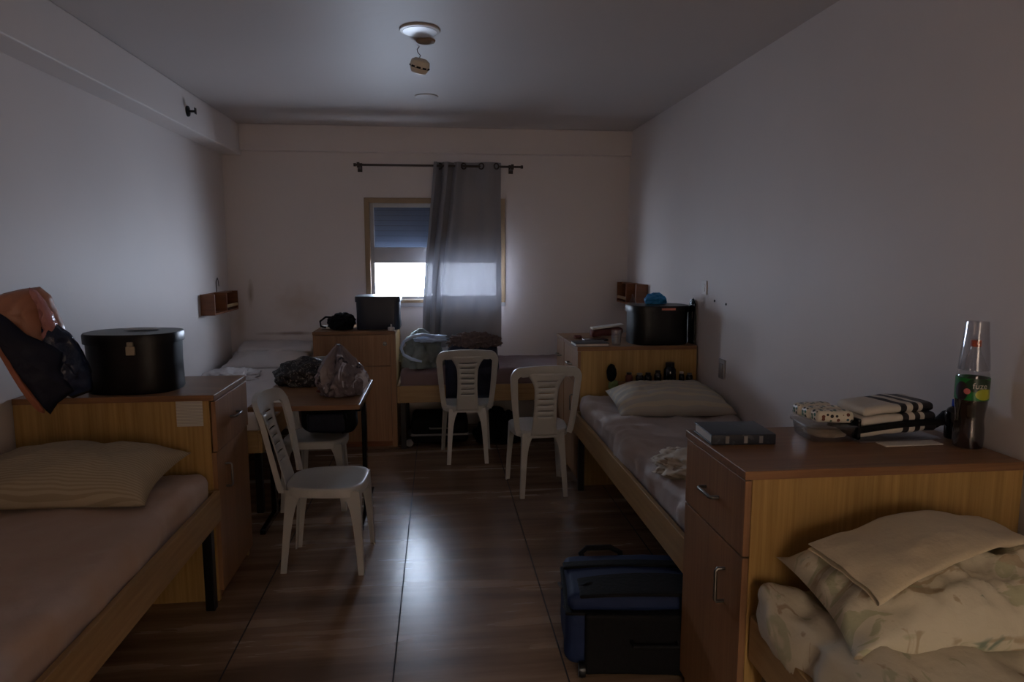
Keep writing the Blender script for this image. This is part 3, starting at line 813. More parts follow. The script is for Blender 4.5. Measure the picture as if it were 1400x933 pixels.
def drape(label, name, m, quad, th=.016, n=30, wr=.004):
    A, B, C, D = [Vector((*c, 0)) for c in quad]
    Z = [[0]*(n+1) for _ in range(n+1)]
    for a in range(n+1):
        for b in range(n+1):
            p = A.lerp(B, a/n).lerp(D.lerp(C, a/n), b/n); Z[a][b] = pil_z(p.x, p.y)+.009
    for it in range(3):
        Z = [[max(Z[a][b], sum(Z[min(n, max(0, a+i))][min(n, max(0, b+k))] for i in (-1, 0, 1) for k in (-1, 0, 1))/9) for b in range(n+1)] for a in range(n+1)]
    def f(u, v):
        if v < .48: t, k = v/.48, 1.0
        elif v > .52: t, k = (1-v)/.48, -1.0
        else: t, k = 1.0, math.cos((v-.48)/.04*PI)
        t = min(1, max(0, t))
        p = A.lerp(B, u).lerp(D.lerp(C, u), t)
        e = .012*math.sin((v-.48)/.04*PI) if .48 <= v <= .52 else 0
        zz = Z[min(n, int(round(u*n)))][min(n, int(round(t*n)))]
        return (p.x+.004*nz(u*3, t*3, 1, 1), p.y-e+.004*nz(t*3, u*3, 2, 1), zz+th*.5+k*th*.5+wr*nz(p.x*8, p.y*8, k, 1.5))
    return tag(obj(name, grid(BM(), n, n*2, f), m, solid=.003, subsurf=1, angle=180), label, 'cloth')
drape('cream cloth folded flat on top of the big leaf-print pillow', 'folded_cloth', M['creamcloth'], [(.955, 1.62), (1.47, 1.69), (1.46, 1.49), (.995, 1.385)])
# crumpled cloth on the middle bed
tag(obj('crumpled_cloth', lump((1.115, 2.79, .63), (.18, .19, .055), .28, 2.6, seed=4, flat=.618), M['crumple'], angle=180), 'crumpled cream patterned cloth on the mauve-grey sheet', 'cloth')
# white folded blanket / sheets on the left far bed
tag(obj('folded_blanket', xform(softbox((.62, .22, .06), .028, (20, 8, 2), lambda v, n: n*(.012*nz(v.x, v.y, v.z, 6)+.01*(ridge(v.x, v.y, v.z, 5)-1))), (-1.38, 6.02, .757), (math.radians(12), 0, 0)), M['sheet_w'], angle=180), 'folded white blanket leaning on the far wall behind the flat pillow', 'blanket')
tag(obj('crumpled_sheet', lump((-1.55, 5.25, .632), (.19, .24, .06), .3, 2.4, seed=14, flat=.627), M['sheet_w'], angle=180), 'rumpled white sheet lying on the bed beyond the left cabinet', 'sheet')

# ------------------------------------------------------------------ chairs
def chair(label, loc, rz, group=None):
    t = thing('plastic_chair', label, 'chair', loc, rz, group)
    m = M['plasticwhite']; H = .435
    # seat: dished squircle with a turned-down rim
    def ring(k, z, dx=0):
        r = []
        for i in range(48):
            a = 2*PI*i/48; ca, sa = math.cos(a), math.sin(a)
            f = (abs(ca)**3.4+abs(sa)**3.4)**(-1/3.4)
            w = .188+(.014 if sa > 0 else -.022)*abs(sa)
            r.append((k*w*ca*f, k*.195*sa*f, z))
        return r
    prof = [(.02, H-.016), (.3, H-.0155), (.6, H-.012), (.85, H-.004), (.94, H), (.98, H-.003), (1.0, H-.012), (1.0, H-.045), (.98, H-.046), (.975, H-.016), (.92, H-.01), (.6, H-.02), (.02, H-.022)]
    bm = loft(BM(), [ring(k, z) for k, z in prof])
    obj('seat', bm, m, t, local=True, angle=60)
    # legs: L section, wide at the top and splayed
    def leg(sx, sy):
        top = (sx*(.158 if sy > 0 else .118), sy*.162); bot = (sx*(.178 if sy > 0 else .138), sy*(.178 if sy > 0 else .198))
        rings = []
        for k in range(15):
            q = k/14; z = (H-.02)*(1-q)
            cx = top[0]+(bot[0]-top[0])*q; cy = top[1]+(bot[1]-top[1])*q
            w = .038+.045*math.exp(-q*8); w2 = .044+.05*math.exp(-q*7); w = w-.008*q; w2 = w2-.016*q
            th = .007
            # outer corner at (+,+), inner arms go back
            o = (.018, .018)
            pts = [(o[0], o[1]), (o[0]-w, o[1]), (o[0]-w, o[1]-th), (o[0]-th*1.6, o[1]-th*1.6), (o[0]-th, o[1]-w2), (o[0], o[1]-w2)]
            r = [(cx+sx*p[0], cy+sy*p[1], z) for p in pts]
            if sx*sy < 0: r = r[::-1]
            rings.append(r)
        return loft(BM(), rings)
    for sx in (-1, 1):
        for sy in (-1, 1):
            obj('leg', leg(sx, sy), m, t, local=True, smooth=True, angle=35)
    # backrest: broad arch + fan-shaped splat with slits
    def yb(z, x=0):
        q = (z-.42)/.46
        return -.19-.115*q-.02*q*q+.03*(abs(x)/.2)**2*min(1, max(0, q)*1.4)
    path = []
    for k in range(15):
        q = k/14; path.append((-.176-.046*q**.6, .418+(.785-.418)*q, .030+.010*q))
    for k in range(1, 9):
        a = PI/2*k/8
        path.append((-.222+.062*(1-math.cos(a)), .785+.078*math.sin(a), .040+.022*math.sin(a)))
    for k in range(1, 6):
        q = k/6; path.append((-.160+.160*q, .863+.012*math.sin(q*PI/2), .062+.006*q))
    full = path+[(0, .875, .068)]+[(-x, z, w) for (x, z, w) in reversed(path)]
    bm = BM(); rings = []
    for i, (x, z, w) in enumerate(full):
        a = full[max(i-1, 0)]; b = full[min(i+1, len(full)-1)]
        tx, tz = b[0]-a[0], b[1]-a[1]; L = math.hypot(tx, tz); nx, nz_ = tz/L, -tx/L   # points towards the centre
        prof2 = [(0, -.011), (0, .011), (.25*w, .013), (w*.75, .006), (w, .004), (w, -.004), (w*.75, -.004), (.25*w, -.004)]
        ring = []
        for (s, d) in prof2:
            px, pz = x+nx*s, z+nz_*s
            ring.append((px, yb(pz, px)-d, pz))
        rings.append(ring)
    loft(bm, rings)
    # splat
    def half(z):
        q = (z-.42)/.40
        return .084-.012*math.sin(PI*min(1, max(0, q)))+.045*max(0, (q-.72)/.28)**2
    sl = [.530+.040*k for k in range(7)]
    zs = []
    z = .405
    marks = sorted([.405, .825]+[s for s in sl]+[s+.0065 for s in sl])
    for a, b in zip(marks[:-1], marks[1:]):
        n = max(1, int((b-a)/.012))
        for k in range(n): zs.append(a+(b-a)*k/n)
    zs.append(marks[-1])
    us = [-1, -.82, -.66, -.5, -.25, 0, .25, .5, .66, .82, 1]
    V = [[bm.verts.new((u*half(zz), yb(zz, u*half(zz))-.004-.006*(1-u*u), zz)) for u in us] for zz in zs]
    for i in range(len(zs)-1):
        slit = any(abs(zs[i]-s) < 1e-6 for s in sl) and zs[i+1]-zs[i] > .004
        zc = (zs[i]+zs[i+1])/2
        slit = any(s < zc < s+.0065 for s in sl)
        for j in range(len(us)-1):
            if slit and 2 <= j <= 7: continue
            bm.faces.new((V[i][j], V[i][j+1], V[i+1][j+1], V[i+1][j]))
    o = obj('backrest', bm, m, t, local=True, angle=50)
    s = o.modifiers.new('solid', 'SOLIDIFY'); s.thickness = .005; s.offset = 0
    return t
# facing directions: rz turns local +Y (the front of the seat)
chair('white plastic chair in front of the desk, seen from its side', (-.56, 3.415, 0), math.radians(-93))
chair('white plastic chair in front of the window bed with a dark jacket on its seat', (.205, 5.145, 0), math.radians(0))
chair('white plastic chair with an empty seat beside the right-hand cabinets', (.652, 4.385, 0), math.radians(2))
chair('white plastic chair tucked under the desk, backpack on its seat', (-.76, 4.275, 0), math.radians(178))

# ------------------------------------------------------------------ desk
dk = thing('desk', 'small wooden-topped desk with black metal legs beside the left cabinet', 'desk', (-.72, 4.1, 0))
obj('tabletop', cbox(-1.02, -.43, 3.70, 4.46, .712, .74), M['oaktop'], dk, smooth=False, bevel=.004)
for x in (-1.0, -.462):
    obj('leg', cbox(x, x+.026, 4.03, 4.10, .03, .712), M['deskmetal'], dk, smooth=False, bevel=.004)
    obj('foot_bar', cbox(x-.002, x+.028, 3.76, 4.42, 0, .03), M['deskmetal'], dk, smooth=False, bevel=.004)
    obj('top_bracket', cbox(x-.002, x+.028, 3.76, 4.42, .69, .712), M['deskmetal'], dk, smooth=False, bevel=.002)
# crinkled plastic bag with a peak
def sack(c, prof, folds=9, amp=.18, seed=0, sx=1, sy=1, n=96, lean=(0, 0), tw=0):
    rings = []
    H = prof[-1][1]
    zz = []
    for (r0, z0), (r1, z1) in zip(prof[:-1], prof[1:]):
        for k in range(6): q = k/6; zz.append((r0+(r1-r0)*q, z0+(z1-z0)*q))
    zz.append(prof[-1])
    for r, z in zz:
        q = z/H; ring = []
        for k in range(n):
            a = 2*PI*k/n
            f = 1+amp*q*math.sin(a*folds+seed+tw*q)+amp*.6*nz(math.cos(a)*1.4+seed, math.sin(a)*1.4, q*2.5, 1.6)+amp*.35*(ridge(math.cos(a)+seed, math.sin(a), q*2, 2.2)-1)
            ring.append((c[0]+r*sx*f*math.cos(a)+lean[0]*q, c[1]+r*sy*f*math.sin(a)+lean[1]*q, c[2]+z+.02*q*nz(math.cos(a)*2, math.sin(a)*2, seed, 2)))
        rings.append(ring)
    return loft(BM(), rings)
pb = thing('plastic_bag', 'crinkled grey plastic bag with a pointed top on the desk', 'plastic bag', (-.565, 4.0, .74))
obj('bag_body', sack((-.572, 4.0, .742), [(.01, 0), (.118, .002), (.132, .03), (.136, .09), (.118, .15), (.082, .20), (.045, .25), (.012, .292)], 5, .34, seed=1.3, sy=.85, lean=(-.0, -.02), n=140), M['silverbag'], pb, angle=35)
obj('dark_base_contents', lump((-.572, 4.0, .77), (.125, .10, .035), .15, 2, seed=3, flat=.7425, sub=4), M['maroon'], pb)
tag(obj('speckled_bag', lump((-.83, 4.33, .74+.05), (.185, .11, .115), .16, 2.4, seed=31, flat=.7415), M['darkpattern'], angle=180), 'dark speckled soft bag slumped at the back of the desk', 'bag')
tag(obj('note_paper', cbox(-.98, -.86, 3.80, 3.95, .741, .7425), M['paper'], smooth=False), 'loose white paper on the desk beside the left cabinet', 'paper')
# backpack on the tucked chair
bp = thing('backpack', 'black backpack on the chair seat under the desk', 'backpack', (-.69, 4.3, .43))
obj('bag_body', xform(softbox((.34, .20, .20), .06, (10, 6, 6), lambda v, n: n*(.012*nz(v.x, v.y, v.z, 7))), (-.69, 4.33, .54)), M['blackcloth'], bp, angle=180)
obj('front_pocket', xform(softbox((.24, .05, .12), .02, (8, 3, 4), lambda v, n: n*(.006*nz(v.x, v.y, v.z, 9))), (-.69, 4.215, .52)), M['navydark'], bp, angle=180)
obj('strap', tube(BM(), [(-.60, 4.22, .60), (-.575, 4.19, .54), (-.57, 4.19, .48), (-.60, 4.21, .455)], .009, 8), M['blackcloth'], bp)

# ------------------------------------------------------------------ things on the left cabinet
def hatbox(label, c, rx, ry, h, power=2.6, m='blackbox', lid_h=.045, plate=None, rz=0):
    t = thing('hat_box', label, 'hat box', (c[0], c[1], c[2]), rz)
    f = .96
    obj('body', lathe(BM(), [(.001, .0), (f*.98, .0), (f, .008), (f*.985, h*.5), (f, h-.01), (f*.9, h-.01)], (0, 0, 0), 72, rx, ry, power), M[m], t, local=True, angle=30)
    obj('lid', lathe(BM(), [(f*.985+.01, h-lid_h), (1.0, h-lid_h), (1.005, h-.008), (.985, h), (.6, h+.002), (.001, h+.002)], (0, 0, 0), 72, rx, ry, power), M[m], t, local=True, angle=30)
    return t
hb = hatbox('black oval hat box with a metal clasp on the left cabinet', (-1.36, 3.215, CH), .200, .160, .262)
bm = BM(); box(bm, .030, .066, -.1685, -.155, .175, .213); box(bm, .036, .060, -.170, -.155, .213, .232)
o = obj('clasp', bm, M['label'], hb, local=True, bevel=.002); o['label'] = 'metal clasp plate'
obj('lid_patch', xform(lathe(BM(), [(.001, 0), (.9, 0), (.9, .0015), (.001, .0015)], (0, 0, 0), 30, .085, .05), (.02, .03, .2705)), M['cloudy'], hb, local=True)
# paper note on the cabinet side
tag(obj('paper_note', cbox(-1.132, -1.022, 3.0285, 3.0298, .808, .93), M['printed'], smooth=False), 'small printed paper note taped to the end of the left cabinet', 'note')
tag(obj('paper_slip', cbox(-1.60, -1.545, 3.04, 3.10, CH+.0005, CH+.009), M['paper'], smooth=False), 'white slip beside the black hat box on the left cabinet', 'paper')
# floppy bag in the corner: tan-pink plastic above, navy cloth with orange trim below
fb = thing('shopping_bag', 'floppy navy and tan-pink plastic bag slumped over the left cabinet edge', 'bag', (-1.65, 3.05, CH))
def mp_a(u, v, w):   # u = pixel-like plane across x, v height; plane leans
    return (u, 3.06-w-.12*(v-1.2), v)
def slump(off=0.0, k=1.0): return lambda u, v, w: (max(u, XL+.004), 2.80+.6*(u+1.79)+off-w*k, v)
obj('tan_pouch', puff([(-1.765, 1.36), (-1.706, 1.398), (-1.654, 1.413), (-1.603, 1.42), (-1.574, 1.384), (-1.561, 1.324), (-1.54, 1.248), (-1.541, 1.158), (-1.629, 1.10), (-1.715, 1.20), (-1.765, 1.27)], .055, slump(.05), seed=2, wr=.020, s=8), M['papertan'], fb, angle=180)
obj('pink_foil_edge', puff([(-1.613, 1.42), (-1.593, 1.408), (-1.564, 1.339), (-1.536, 1.242), (-1.517, 1.192), (-1.552, 1.123), (-1.582, 1.186), (-1.589, 1.311)], .03, slump(.0), seed=5, wr=.03, s=16), M['pinkfoil'], fb, angle=180)
obj('blue_foil_fold', puff([(-1.59, 1.26), (-1.549, 1.274), (-1.508, 1.231), (-1.476, 1.152), (-1.452, 1.056), (-1.452, .978), (-1.514, .956), (-1.57, 1.0)], .045, slump(.0), seed=9, wr=.03, s=13), M['bluefoil'], fb, angle=180)
obj('navy_body', puff([(-1.76, 1.37), (-1.708, 1.358), (-1.67, 1.316), (-1.614, 1.239), (-1.543, 1.188), (-1.513, 1.155), (-1.524, 1.08), (-1.489, .993), (-1.54, .95), (-1.564, .908), (-1.602, .984), (-1.65, 1.095), (-1.713, 1.27), (-1.76, 1.33)], .04, slump(-.05), rings=14, seed=11, wr=.014, s=9), M['navydark'], fb, angle=180)
bm = BM()
pts = [(-1.765, 1.37), (-1.711, 1.288), (-1.677, 1.19), (-1.644, 1.083), (-1.609, .985), (-1.57, .912)]
rings = []
for i, (x, z) in enumerate(pts):
    a = pts[max(i-1, 0)]; b = pts[min(i+1, len(pts)-1)]; d = Vector((b[0]-a[0], 0, b[1]-a[1])).normalized(); n_ = Vector((d.z, 0, -d.x)); w = .012+.004*i/5
    c = Vector((x, 2.80+.6*(x+1.79)-.075, z))
    rings.append([c+n_*w+Vector((0, -.008, 0)), c-n_*w+Vector((0, -.008, 0)), c-n_*w+Vector((0, .02, 0)), c+n_*w+Vector((0, .02, 0))])
o = obj('trim_band', loft(bm, rings), M['orange'], fb, subsurf=1); o['label'] = 'orange-tan edge band'

# ------------------------------------------------------------------ things on the far-wall cabinet
bx = hatbox('black square-cornered box tinted with painted blue window bloom on the far-wall cabinet below the window', (-.485, 5.72, CH), .182, .165, .27, power=9, m='bloombox')
sb = thing('shoulder_bag', 'black soft shoulder bag lying beside the square-cornered box', 'bag', (-.78, 5.70, CH))
obj('bag_body', lump((-.785, 5.66, CH+.05), (.105, .12, .085), .18, 2.2, seed=41, flat=CH+.001), M['blackcloth'], sb, angle=180)
obj('handle', tube(BM(), [(-.85, 5.62, CH+.10), (-.90, 5.60, CH+.105), (-.945, 5.60, CH+.07), (-.94, 5.60, CH+.03), (-.90, 5.60, CH+.02)], .008, 8), M['blackcloth'], sb)
bm = xform(softbox((.10, .08, .022), .006, (4, 4, 1)), (-.90, 5.70, CH+.012)); tag(obj('paper_packet', bm, M['paper'], angle=60), 'small pale packet at the left end of the far-wall cabinet', 'packet')
tag(obj('small_tub', lathe(BM(), [(.001, 0), (.026, 0), (.028, .022), (.022, .028), (.007, .03), (.006, .05), (.001, .052)], (-.375, 5.50, CH+.001), 20), M['white_plate']), 'tiny white pump tub at the cabinet edge before the square-cornered box', 'tub')

# ------------------------------------------------------------------ things on the window bed
jk = thing('green_jacket', 'grey-green jacket with pale blue lining heaped on the window bed', 'jacket', (-.16, 5.5, .645))
obj('jacket_body', lump((-.125, 5.58, .70), (.175, .19, .215), .24, 2.0, seed=51, flat=.648), M['greenjacket'], jk, angle=180)
lin_pts = [(-.03, 5.36, .915), (-.12, 5.345, .925), (-.20, 5.33, .915), (-.265, 5.31, .88), (-.29, 5.29, .83), (-.27, 5.28, .78), (-.21, 5.275, .745), (-.13, 5.27, .725)]
obj('lining', tube(BM(), lin_pts, [.008, .014, .014, .012, .012, .012, .014, .008], 10), M['bluelining'], jk)
obj('collar', lump((-.06, 5.42, .885), (.13, .06, .03), .3, 2.4, seed=55, sub=4), M['bluelining'], jk, angle=180)
fj = thing('fur_trimmed_jacket', 'dark navy jacket with brown fur collar over the chair by the window bed', 'jacket', (.26, 5.15, .44))
def collar(p, d): return Vector((p.x, p.y, p.z+.004*math.sin(p.x*150+p.y*60)))
obj('fur_collar', lump((.27, 5.12, .895), (.19, .075, .07), .22, 4.5, seed=61, shape=collar), M['fur'], fj, angle=180)
obj('jacket_body', puff([(.05, .46), (.045, .80), (.09, .88), (.20, .90), (.34, .90), (.44, .86), (.455, .70), (.43, .60), (.40, .46)], .055, lambda u, v, w: (u, 5.10-w+.06*(.9-v), v), seed=64, wr=.02, s=6), M['navydark'], fj, angle=180)
# ------------------------------------------------------------------ under the window bed
uc = thing('suitcase', 'black suitcase lying flat under the window bed', 'suitcase', (-.02, 5.6, 0))
obj('shell', xform(softbox((.46, .40, .20), .035, (8, 8, 3)), (.0, 5.62, .13)), M['blackcloth'], uc, angle=180)
obj('zip_band', xform(softbox((.466, .406, .02), .008, (8, 8, 1)), (.0, 5.62, .10)), M['cloudy'], uc, angle=180)
for y in (5.46, 5.78):
    obj('wheel', xform(lathe(BM(), [(.001, -.012), (.03, -.012), (.03, .012), (.001, .012)], (0, 0, 0), 20), (-.245, y, .03), (PI/2, 0, 0)), M['cloudy'], uc)
obj('handle', tube(BM(), [(-.08, 5.415, .16), (-.08, 5.395, .16), (.08, 5.395, .16), (.08, 5.415, .16)], .007, 8), M['chrome'], uc)
tag(obj('dark_bundle', lump((.50, 5.62, .0), (.20, .17, .26), .2, 2, seed=71, flat=.001), M['blackcloth'], angle=180), 'dark bundle on the floor under the right half of the window bed', 'bundle')

# ------------------------------------------------------------------ things on the right far cabinets
hatbox('black oval hat box with a small red and white sticker, on the right far cabinet', (1.497, 4.555, CH), .208, .16, .262, power=3.2)
hb2 = bpy.data.objects.get('hat_box.002')
st = BM(); box(st, -.02, .075, -.1655, -.1645, .236, .250)
o = obj('sticker', st, M['redlabel'], hb2, local=True, smooth=False); o['label'] = 'small red and cream sticker'
tag(obj('blue_cap', lump((1.50, 4.60, CH+.29), (.075, .07, .05), .15, 2, seed=81, flat=CH+.2665), M['sky_blue'], angle=180), 'bright blue knitted cap on top of the right far hat box', 'cap')
tag(obj('black_plastic_bag', sack((1.716, 4.47, CH+.001), [(.01, 0), (.09, .003), (.1, .08), (.095, .2), (.08, .27), (.03, .30)], 7, .16, seed=2.2, sx=.15, sy=.6), M['blackplastic'], angle=80), 'shiny black plastic bag standing against the right wall beside the hat box', 'plastic bag')
cg = thing('clear_stand', 'tiny clear plastic cone on top of the right far hat box', 'ornament', (1.33, 4.57, CH+.265))
obj('cone', lathe(BM(), [(.03, .2665), (.028, .268), (.008, .31), (.004, .33)], (1.33, 4.57, CH), 16), M['clearplastic'], cg)
cup = obj('plastic_cup', lathe(BM(), [(.001, .003), (.026, .003), (.028, .001), (.036, .1), (.037, .1), (.029, .0), (.001, .0)], (1.185, 4.44, CH+.001), 28), M['clearplastic'])
tag(cup, 'clear disposable cup standing left of the right far hat box', 'cup')
nb = thing('notebook', 'grey-covered notebook at the near left corner of the right far cabinet', 'notebook', (1.0, 4.50, CH), math.radians(-4))
obj('cover', xform(softbox((.23, .17, .004), .0015, (1, 1, 1), nr=2), (1.01, 4.47, CH+.0195)), M['bookcover'], nb, angle=40)
obj('pages', cbox(.9, 1.12, 4.39, 4.55, CH+.003, CH+.0175), M['pagewhite'], nb, smooth=False)
obj('back_cover', xform(softbox((.23, .17, .003), .001, (1, 1, 1), nr=2), (1.01, 4.47, CH+.0015)), M['bookcover'], nb, angle=40)
tag(obj('mobile_phone', xform(softbox((.17, .09, .012), .005, (2, 2, 1)), (1.10, 4.70, CH+.0065), (0, 0, .1)), M['blackglass'], angle=50), 'flat black phone between the notebook and the maroon pouch', 'phone')
tag(obj('glasses_case', xform(softbox((.06, .04, .025), .012, (3, 3, 2)), (1.0, 4.82, CH+.013)), M['maroon'], angle=180), 'small reddish-brown case at the far left of the cabinet top', 'case')
po = thing('pouch', 'maroon and white soft pouch behind the phone on the right far cabinet', 'pouch', (1.24, 4.9, CH))
obj('pouch_body', xform(softbox((.24, .10, .055), .025, (10, 5, 3), lambda v, n: n*.006*nz(v.x, v.y, v.z, 12)+Vector((0, 0, .012*(v.x/.12)))), (1.235, 4.915, CH+.036), (0, 0, 0)), M['maroon'], po, angle=180)
obj('white_flap', xform(softbox((.235, .095, .014), .006, (10, 5, 1), lambda v, n: Vector((0, 0, .014*(v.x/.12)))), (1.24, 4.92, CH+.076)), M['paper'], po, angle=180)

# ledge with little things behind the woven-band pillow
lg = thing('wall_ledge', 'narrow reddish wooden ledge above the woven-band pillow', 'ledge', (1.45, 4.33, .70))
obj('shelf_board', cbox(1.17, 1.715, 4.275, 4.364, .70, .715), M['oakdark'], lg, smooth=False, bevel=.002)
for x in (1.23, 1.62):
    obj('bracket', cbox(x, x+.015, 4.30, 4.364, .65, .70), M['oakdark'], lg, smooth=False)
def jar(label, x, y, r, h, m, cm, z=.7155):
    t = thing('small_jar', label, 'jar', (x, y, z))
    obj('jar_body', lathe(BM(), [(.001, 0), (r*.95, 0), (r, .004), (r, h*.62), (r*.7, h*.78), (r*.62, h*.8), (.001, h*.8)], (x, y, z), 20), m, t)
    obj('lid', lathe(BM(), [(.001, h*.8), (r*.72, h*.8), (r*.72, h), (.001, h)], (x, y, z), 20), cm, t)
jar('small pinkish jar, leftmost on the ledge above the pillow', 1.245, 4.325, .024, .062, M['maroon'], M['blackmetal'])
jar('low black jar, second from the left on the ledge', 1.315, 4.32, .026, .058, M['darkbottle'], M['cloudy'])
jar('low black jar, third from the left on the ledge', 1.372, 4.32, .024, .060, M['darkbottle'], M['dark'])
jar('small brown jar just left of the tall dark bottle on the ledge', 1.44, 4.325, .024, .072, M['colafluid'], M['dark'])
jar('tall dark bottle in the middle of the ledge, tallest of the row', 1.52, 4.32, .040, .125, M['darkbottle'], M['dark'])
jar('small white-topped jar just right of the tall dark bottle', 1.60, 4.32, .018, .062, M['darkbottle'], M['white_plate'])
jar('small dark jar at the right end of the ledge', 1.655, 4.32, .022, .052, M['darkbottle'], M['cloudy'])
hg = thing('hanging_pouch', 'dark oval pouch with olive lower end hung on the cabinet at the ledge end', 'pouch', (1.13, 4.35, .68))
obj('pouch_body', lump((1.13, 4.338, .775), (.033, .024, .06), .08, 2, seed=91, sub=4), M['blackcloth'], hg, angle=180)
o = obj('lower_end', lump((1.15, 4.338, .69), (.04, .022, .035), .15, 2, seed=93, sub=4), M['greencap'], hg, angle=180); o['label'] = 'olive green lower end'

# ------------------------------------------------------------------ suitcase by the middle bed
sc2 = thing('suitcase', 'dark blue fabric suitcase lying half under the right-hand bed', 'suitcase', (.77, 2.46, 0), math.radians(-7))
dsp = lambda v, n: n*(.006*nz(v.x, v.y, v.z, 5))
obj('shell', xform(softbox((.60, .37, .22), .045, (14, 10, 4), dsp), (0, 0, .145)), M['navy'], sc2, local=True, angle=180)
obj('lid', xform(softbox((.585, .355, .06), .028, (14, 10, 2), lambda v, n: n*(.006*nz(v.x+5, v.y, v.z, 5))+Vector((0, 0, .014*max(0, 1-(v.x/.3)**2)*(v.z > 0)))), (0, .0, .277)), M['navy'], sc2, local=True, angle=180)
obj('zipper', xform(softbox((.606, .376, .014), .006, (14, 10, 1)), (0, 0, .246)), M['blackcloth'], sc2, local=True, angle=180)
obj('front_panel', xform(softbox((.50, .03, .235), .013, (10, 2, 6), dsp), (.02, -.19, .135)), M['blackcloth'], sc2, local=True, angle=180)
obj('top_band', xform(softbox((.595, .05, .012), .005, (14, 3, 1), lambda v, n: Vector((0, 0, .014*max(0, 1-(v.x/.3)**2)))), (0, .07, .309)), M['blackcloth'], sc2, local=True, angle=180)
obj('front_flap', xform(softbox((.56, .17, .014), .006, (20, 8, 1), lambda v, n: Vector((0, -.03*(v.x/.28)**2*(v.y > 0), .012*max(0, 1-(v.x/.3)**2)))), (.03, -.10, .308)), M['blackcloth'], sc2, local=True, angle=180)
obj('handle', tube(BM(), [(-.20, .17, .26), (-.215, .19, .31), (-.19, .205, .325), (-.09, .215, .325), (-.05, .20, .31), (-.05, .17, .27)], .012, 10), M['blackcloth'], sc2, local=True)
obj('handle', tube(BM(), [(-.06, -.20, .15), (-.06, -.235, .15), (.10, -.235, .15), (.10, -.20, .15)], .009, 10), M['blackcloth'], sc2, local=True)
for x, y, z in ((-.298, .02, .252), (-.285, -.13, .235)):
    o = obj('zipper_pull', xform(softbox((.012, .035, .008), .003, (1, 2, 1), nr=2), (x-.012, y, z), (.3, .2, .4)), M['chrome'], sc2, local=True); o['label'] = 'shiny zipper pull'
for x in (-.24, .26):
    obj('wheel', xform(lathe(BM(), [(.001, -.012), (.028, -.012), (.03, 0), (.028, .012), (.001, .012)], (0, 0, 0), 20), (x, -.185, .03), (0, PI/2, 0)), M['blackmetal'], sc2, local=True)

# ------------------------------------------------------------------ things on the near right cabinet
bk = thing('book', 'thick dark book lying at the left corner of the near cabinet', 'book', (.97, 2.12, CH), math.radians(-3))
W2, D2, T2 = .105, .085, .032
obj('cover_board', xform(softbox((W2*2, D2*2, .004), .0015, (1, 1, 1), nr=2), (0, 0, T2)), M['bookcover'], bk, local=True)
obj('cover_board', xform(softbox((W2*2, D2*2, .004), .0015, (1, 1, 1), nr=2), (0, 0, .0022)), M['bookcover'], bk, local=True)
obj('spine', xform(softbox((W2*2, .008, T2+.002), .003, (1, 1, 1), nr=2), (0, -D2, T2/2+.001)), M['bookcover'], bk, local=True)
obj('pages', cbox(-W2+.004, W2-.006, -D2+.004, D2-.005, .0043, T2-.0021), M['pagewhite'], bk, local=True, smooth=False)
bm = BM()
for x in (-.06, .0, .05): box(bm, x, x+.012, -D2-.0055, -D2-.0042, .006, T2-.003)
obj('spine_marks', bm, M['cloudy'], bk, local=True, smooth=False)

ct = thing('plastic_container', 'clear lidded plastic container under the spotted tissue packs', 'container', (1.275, 2.10, CH), math.radians(-4))
def cring(s, z, p=6): return [( .086*s*math.cos(a)*(abs(math.cos(a))**p+abs(math.sin(a))**p)**(-1/p), .086*s*math.sin(a)*(abs(math.cos(a))**p+abs(math.sin(a))**p)**(-1/p), z) for a in [2*PI*k/48 for k in range(48)]]
obj('tub', loft(BM(), [cring(.05, .001), cring(.82, .001), cring(.86, .006), cring(.95, .048), cring(1.02, .05)], cap=False), M['clearbox'], ct, local=True, solid=.002, angle=40)
obj('lid', loft(BM(), [cring(1.03, .047), cring(1.04, .054), cring(1.0, .058), cring(.9, .0575), cring(.02, .057)]), M['clearbox'], ct, local=True, angle=40)
obj('contents', lump((0, 0, .018), (.06, .06, .016), .2, 2, seed=95, flat=.004, sub=4), M['crumple'], ct, local=True, angle=180)
for i, (dx, l) in enumerate(((-.0, 'nearest pack of white tissues with green and black dots on the container'), (1, 'middle pack of white tissues with coloured dots on the container'), (2, 'farthest pack of white tissues with dots, against the wall side of the container'))):
    b_ = softbox((.125, .05, .040), .014, (8, 4, 3), lambda v, n: n*.003*nz(v.x+i, v.y, v.z, 22))
    o = obj('tissue_pack', b_, M['dots'], local=True, angle=180); o.location = (1.275-.006*i, 2.055+.053*i, CH+.0825); o.rotation_euler = (0, 0, math.radians(-6+5*i))
    tag(o, l, 'tissue pack', 'spotted tissue packs')

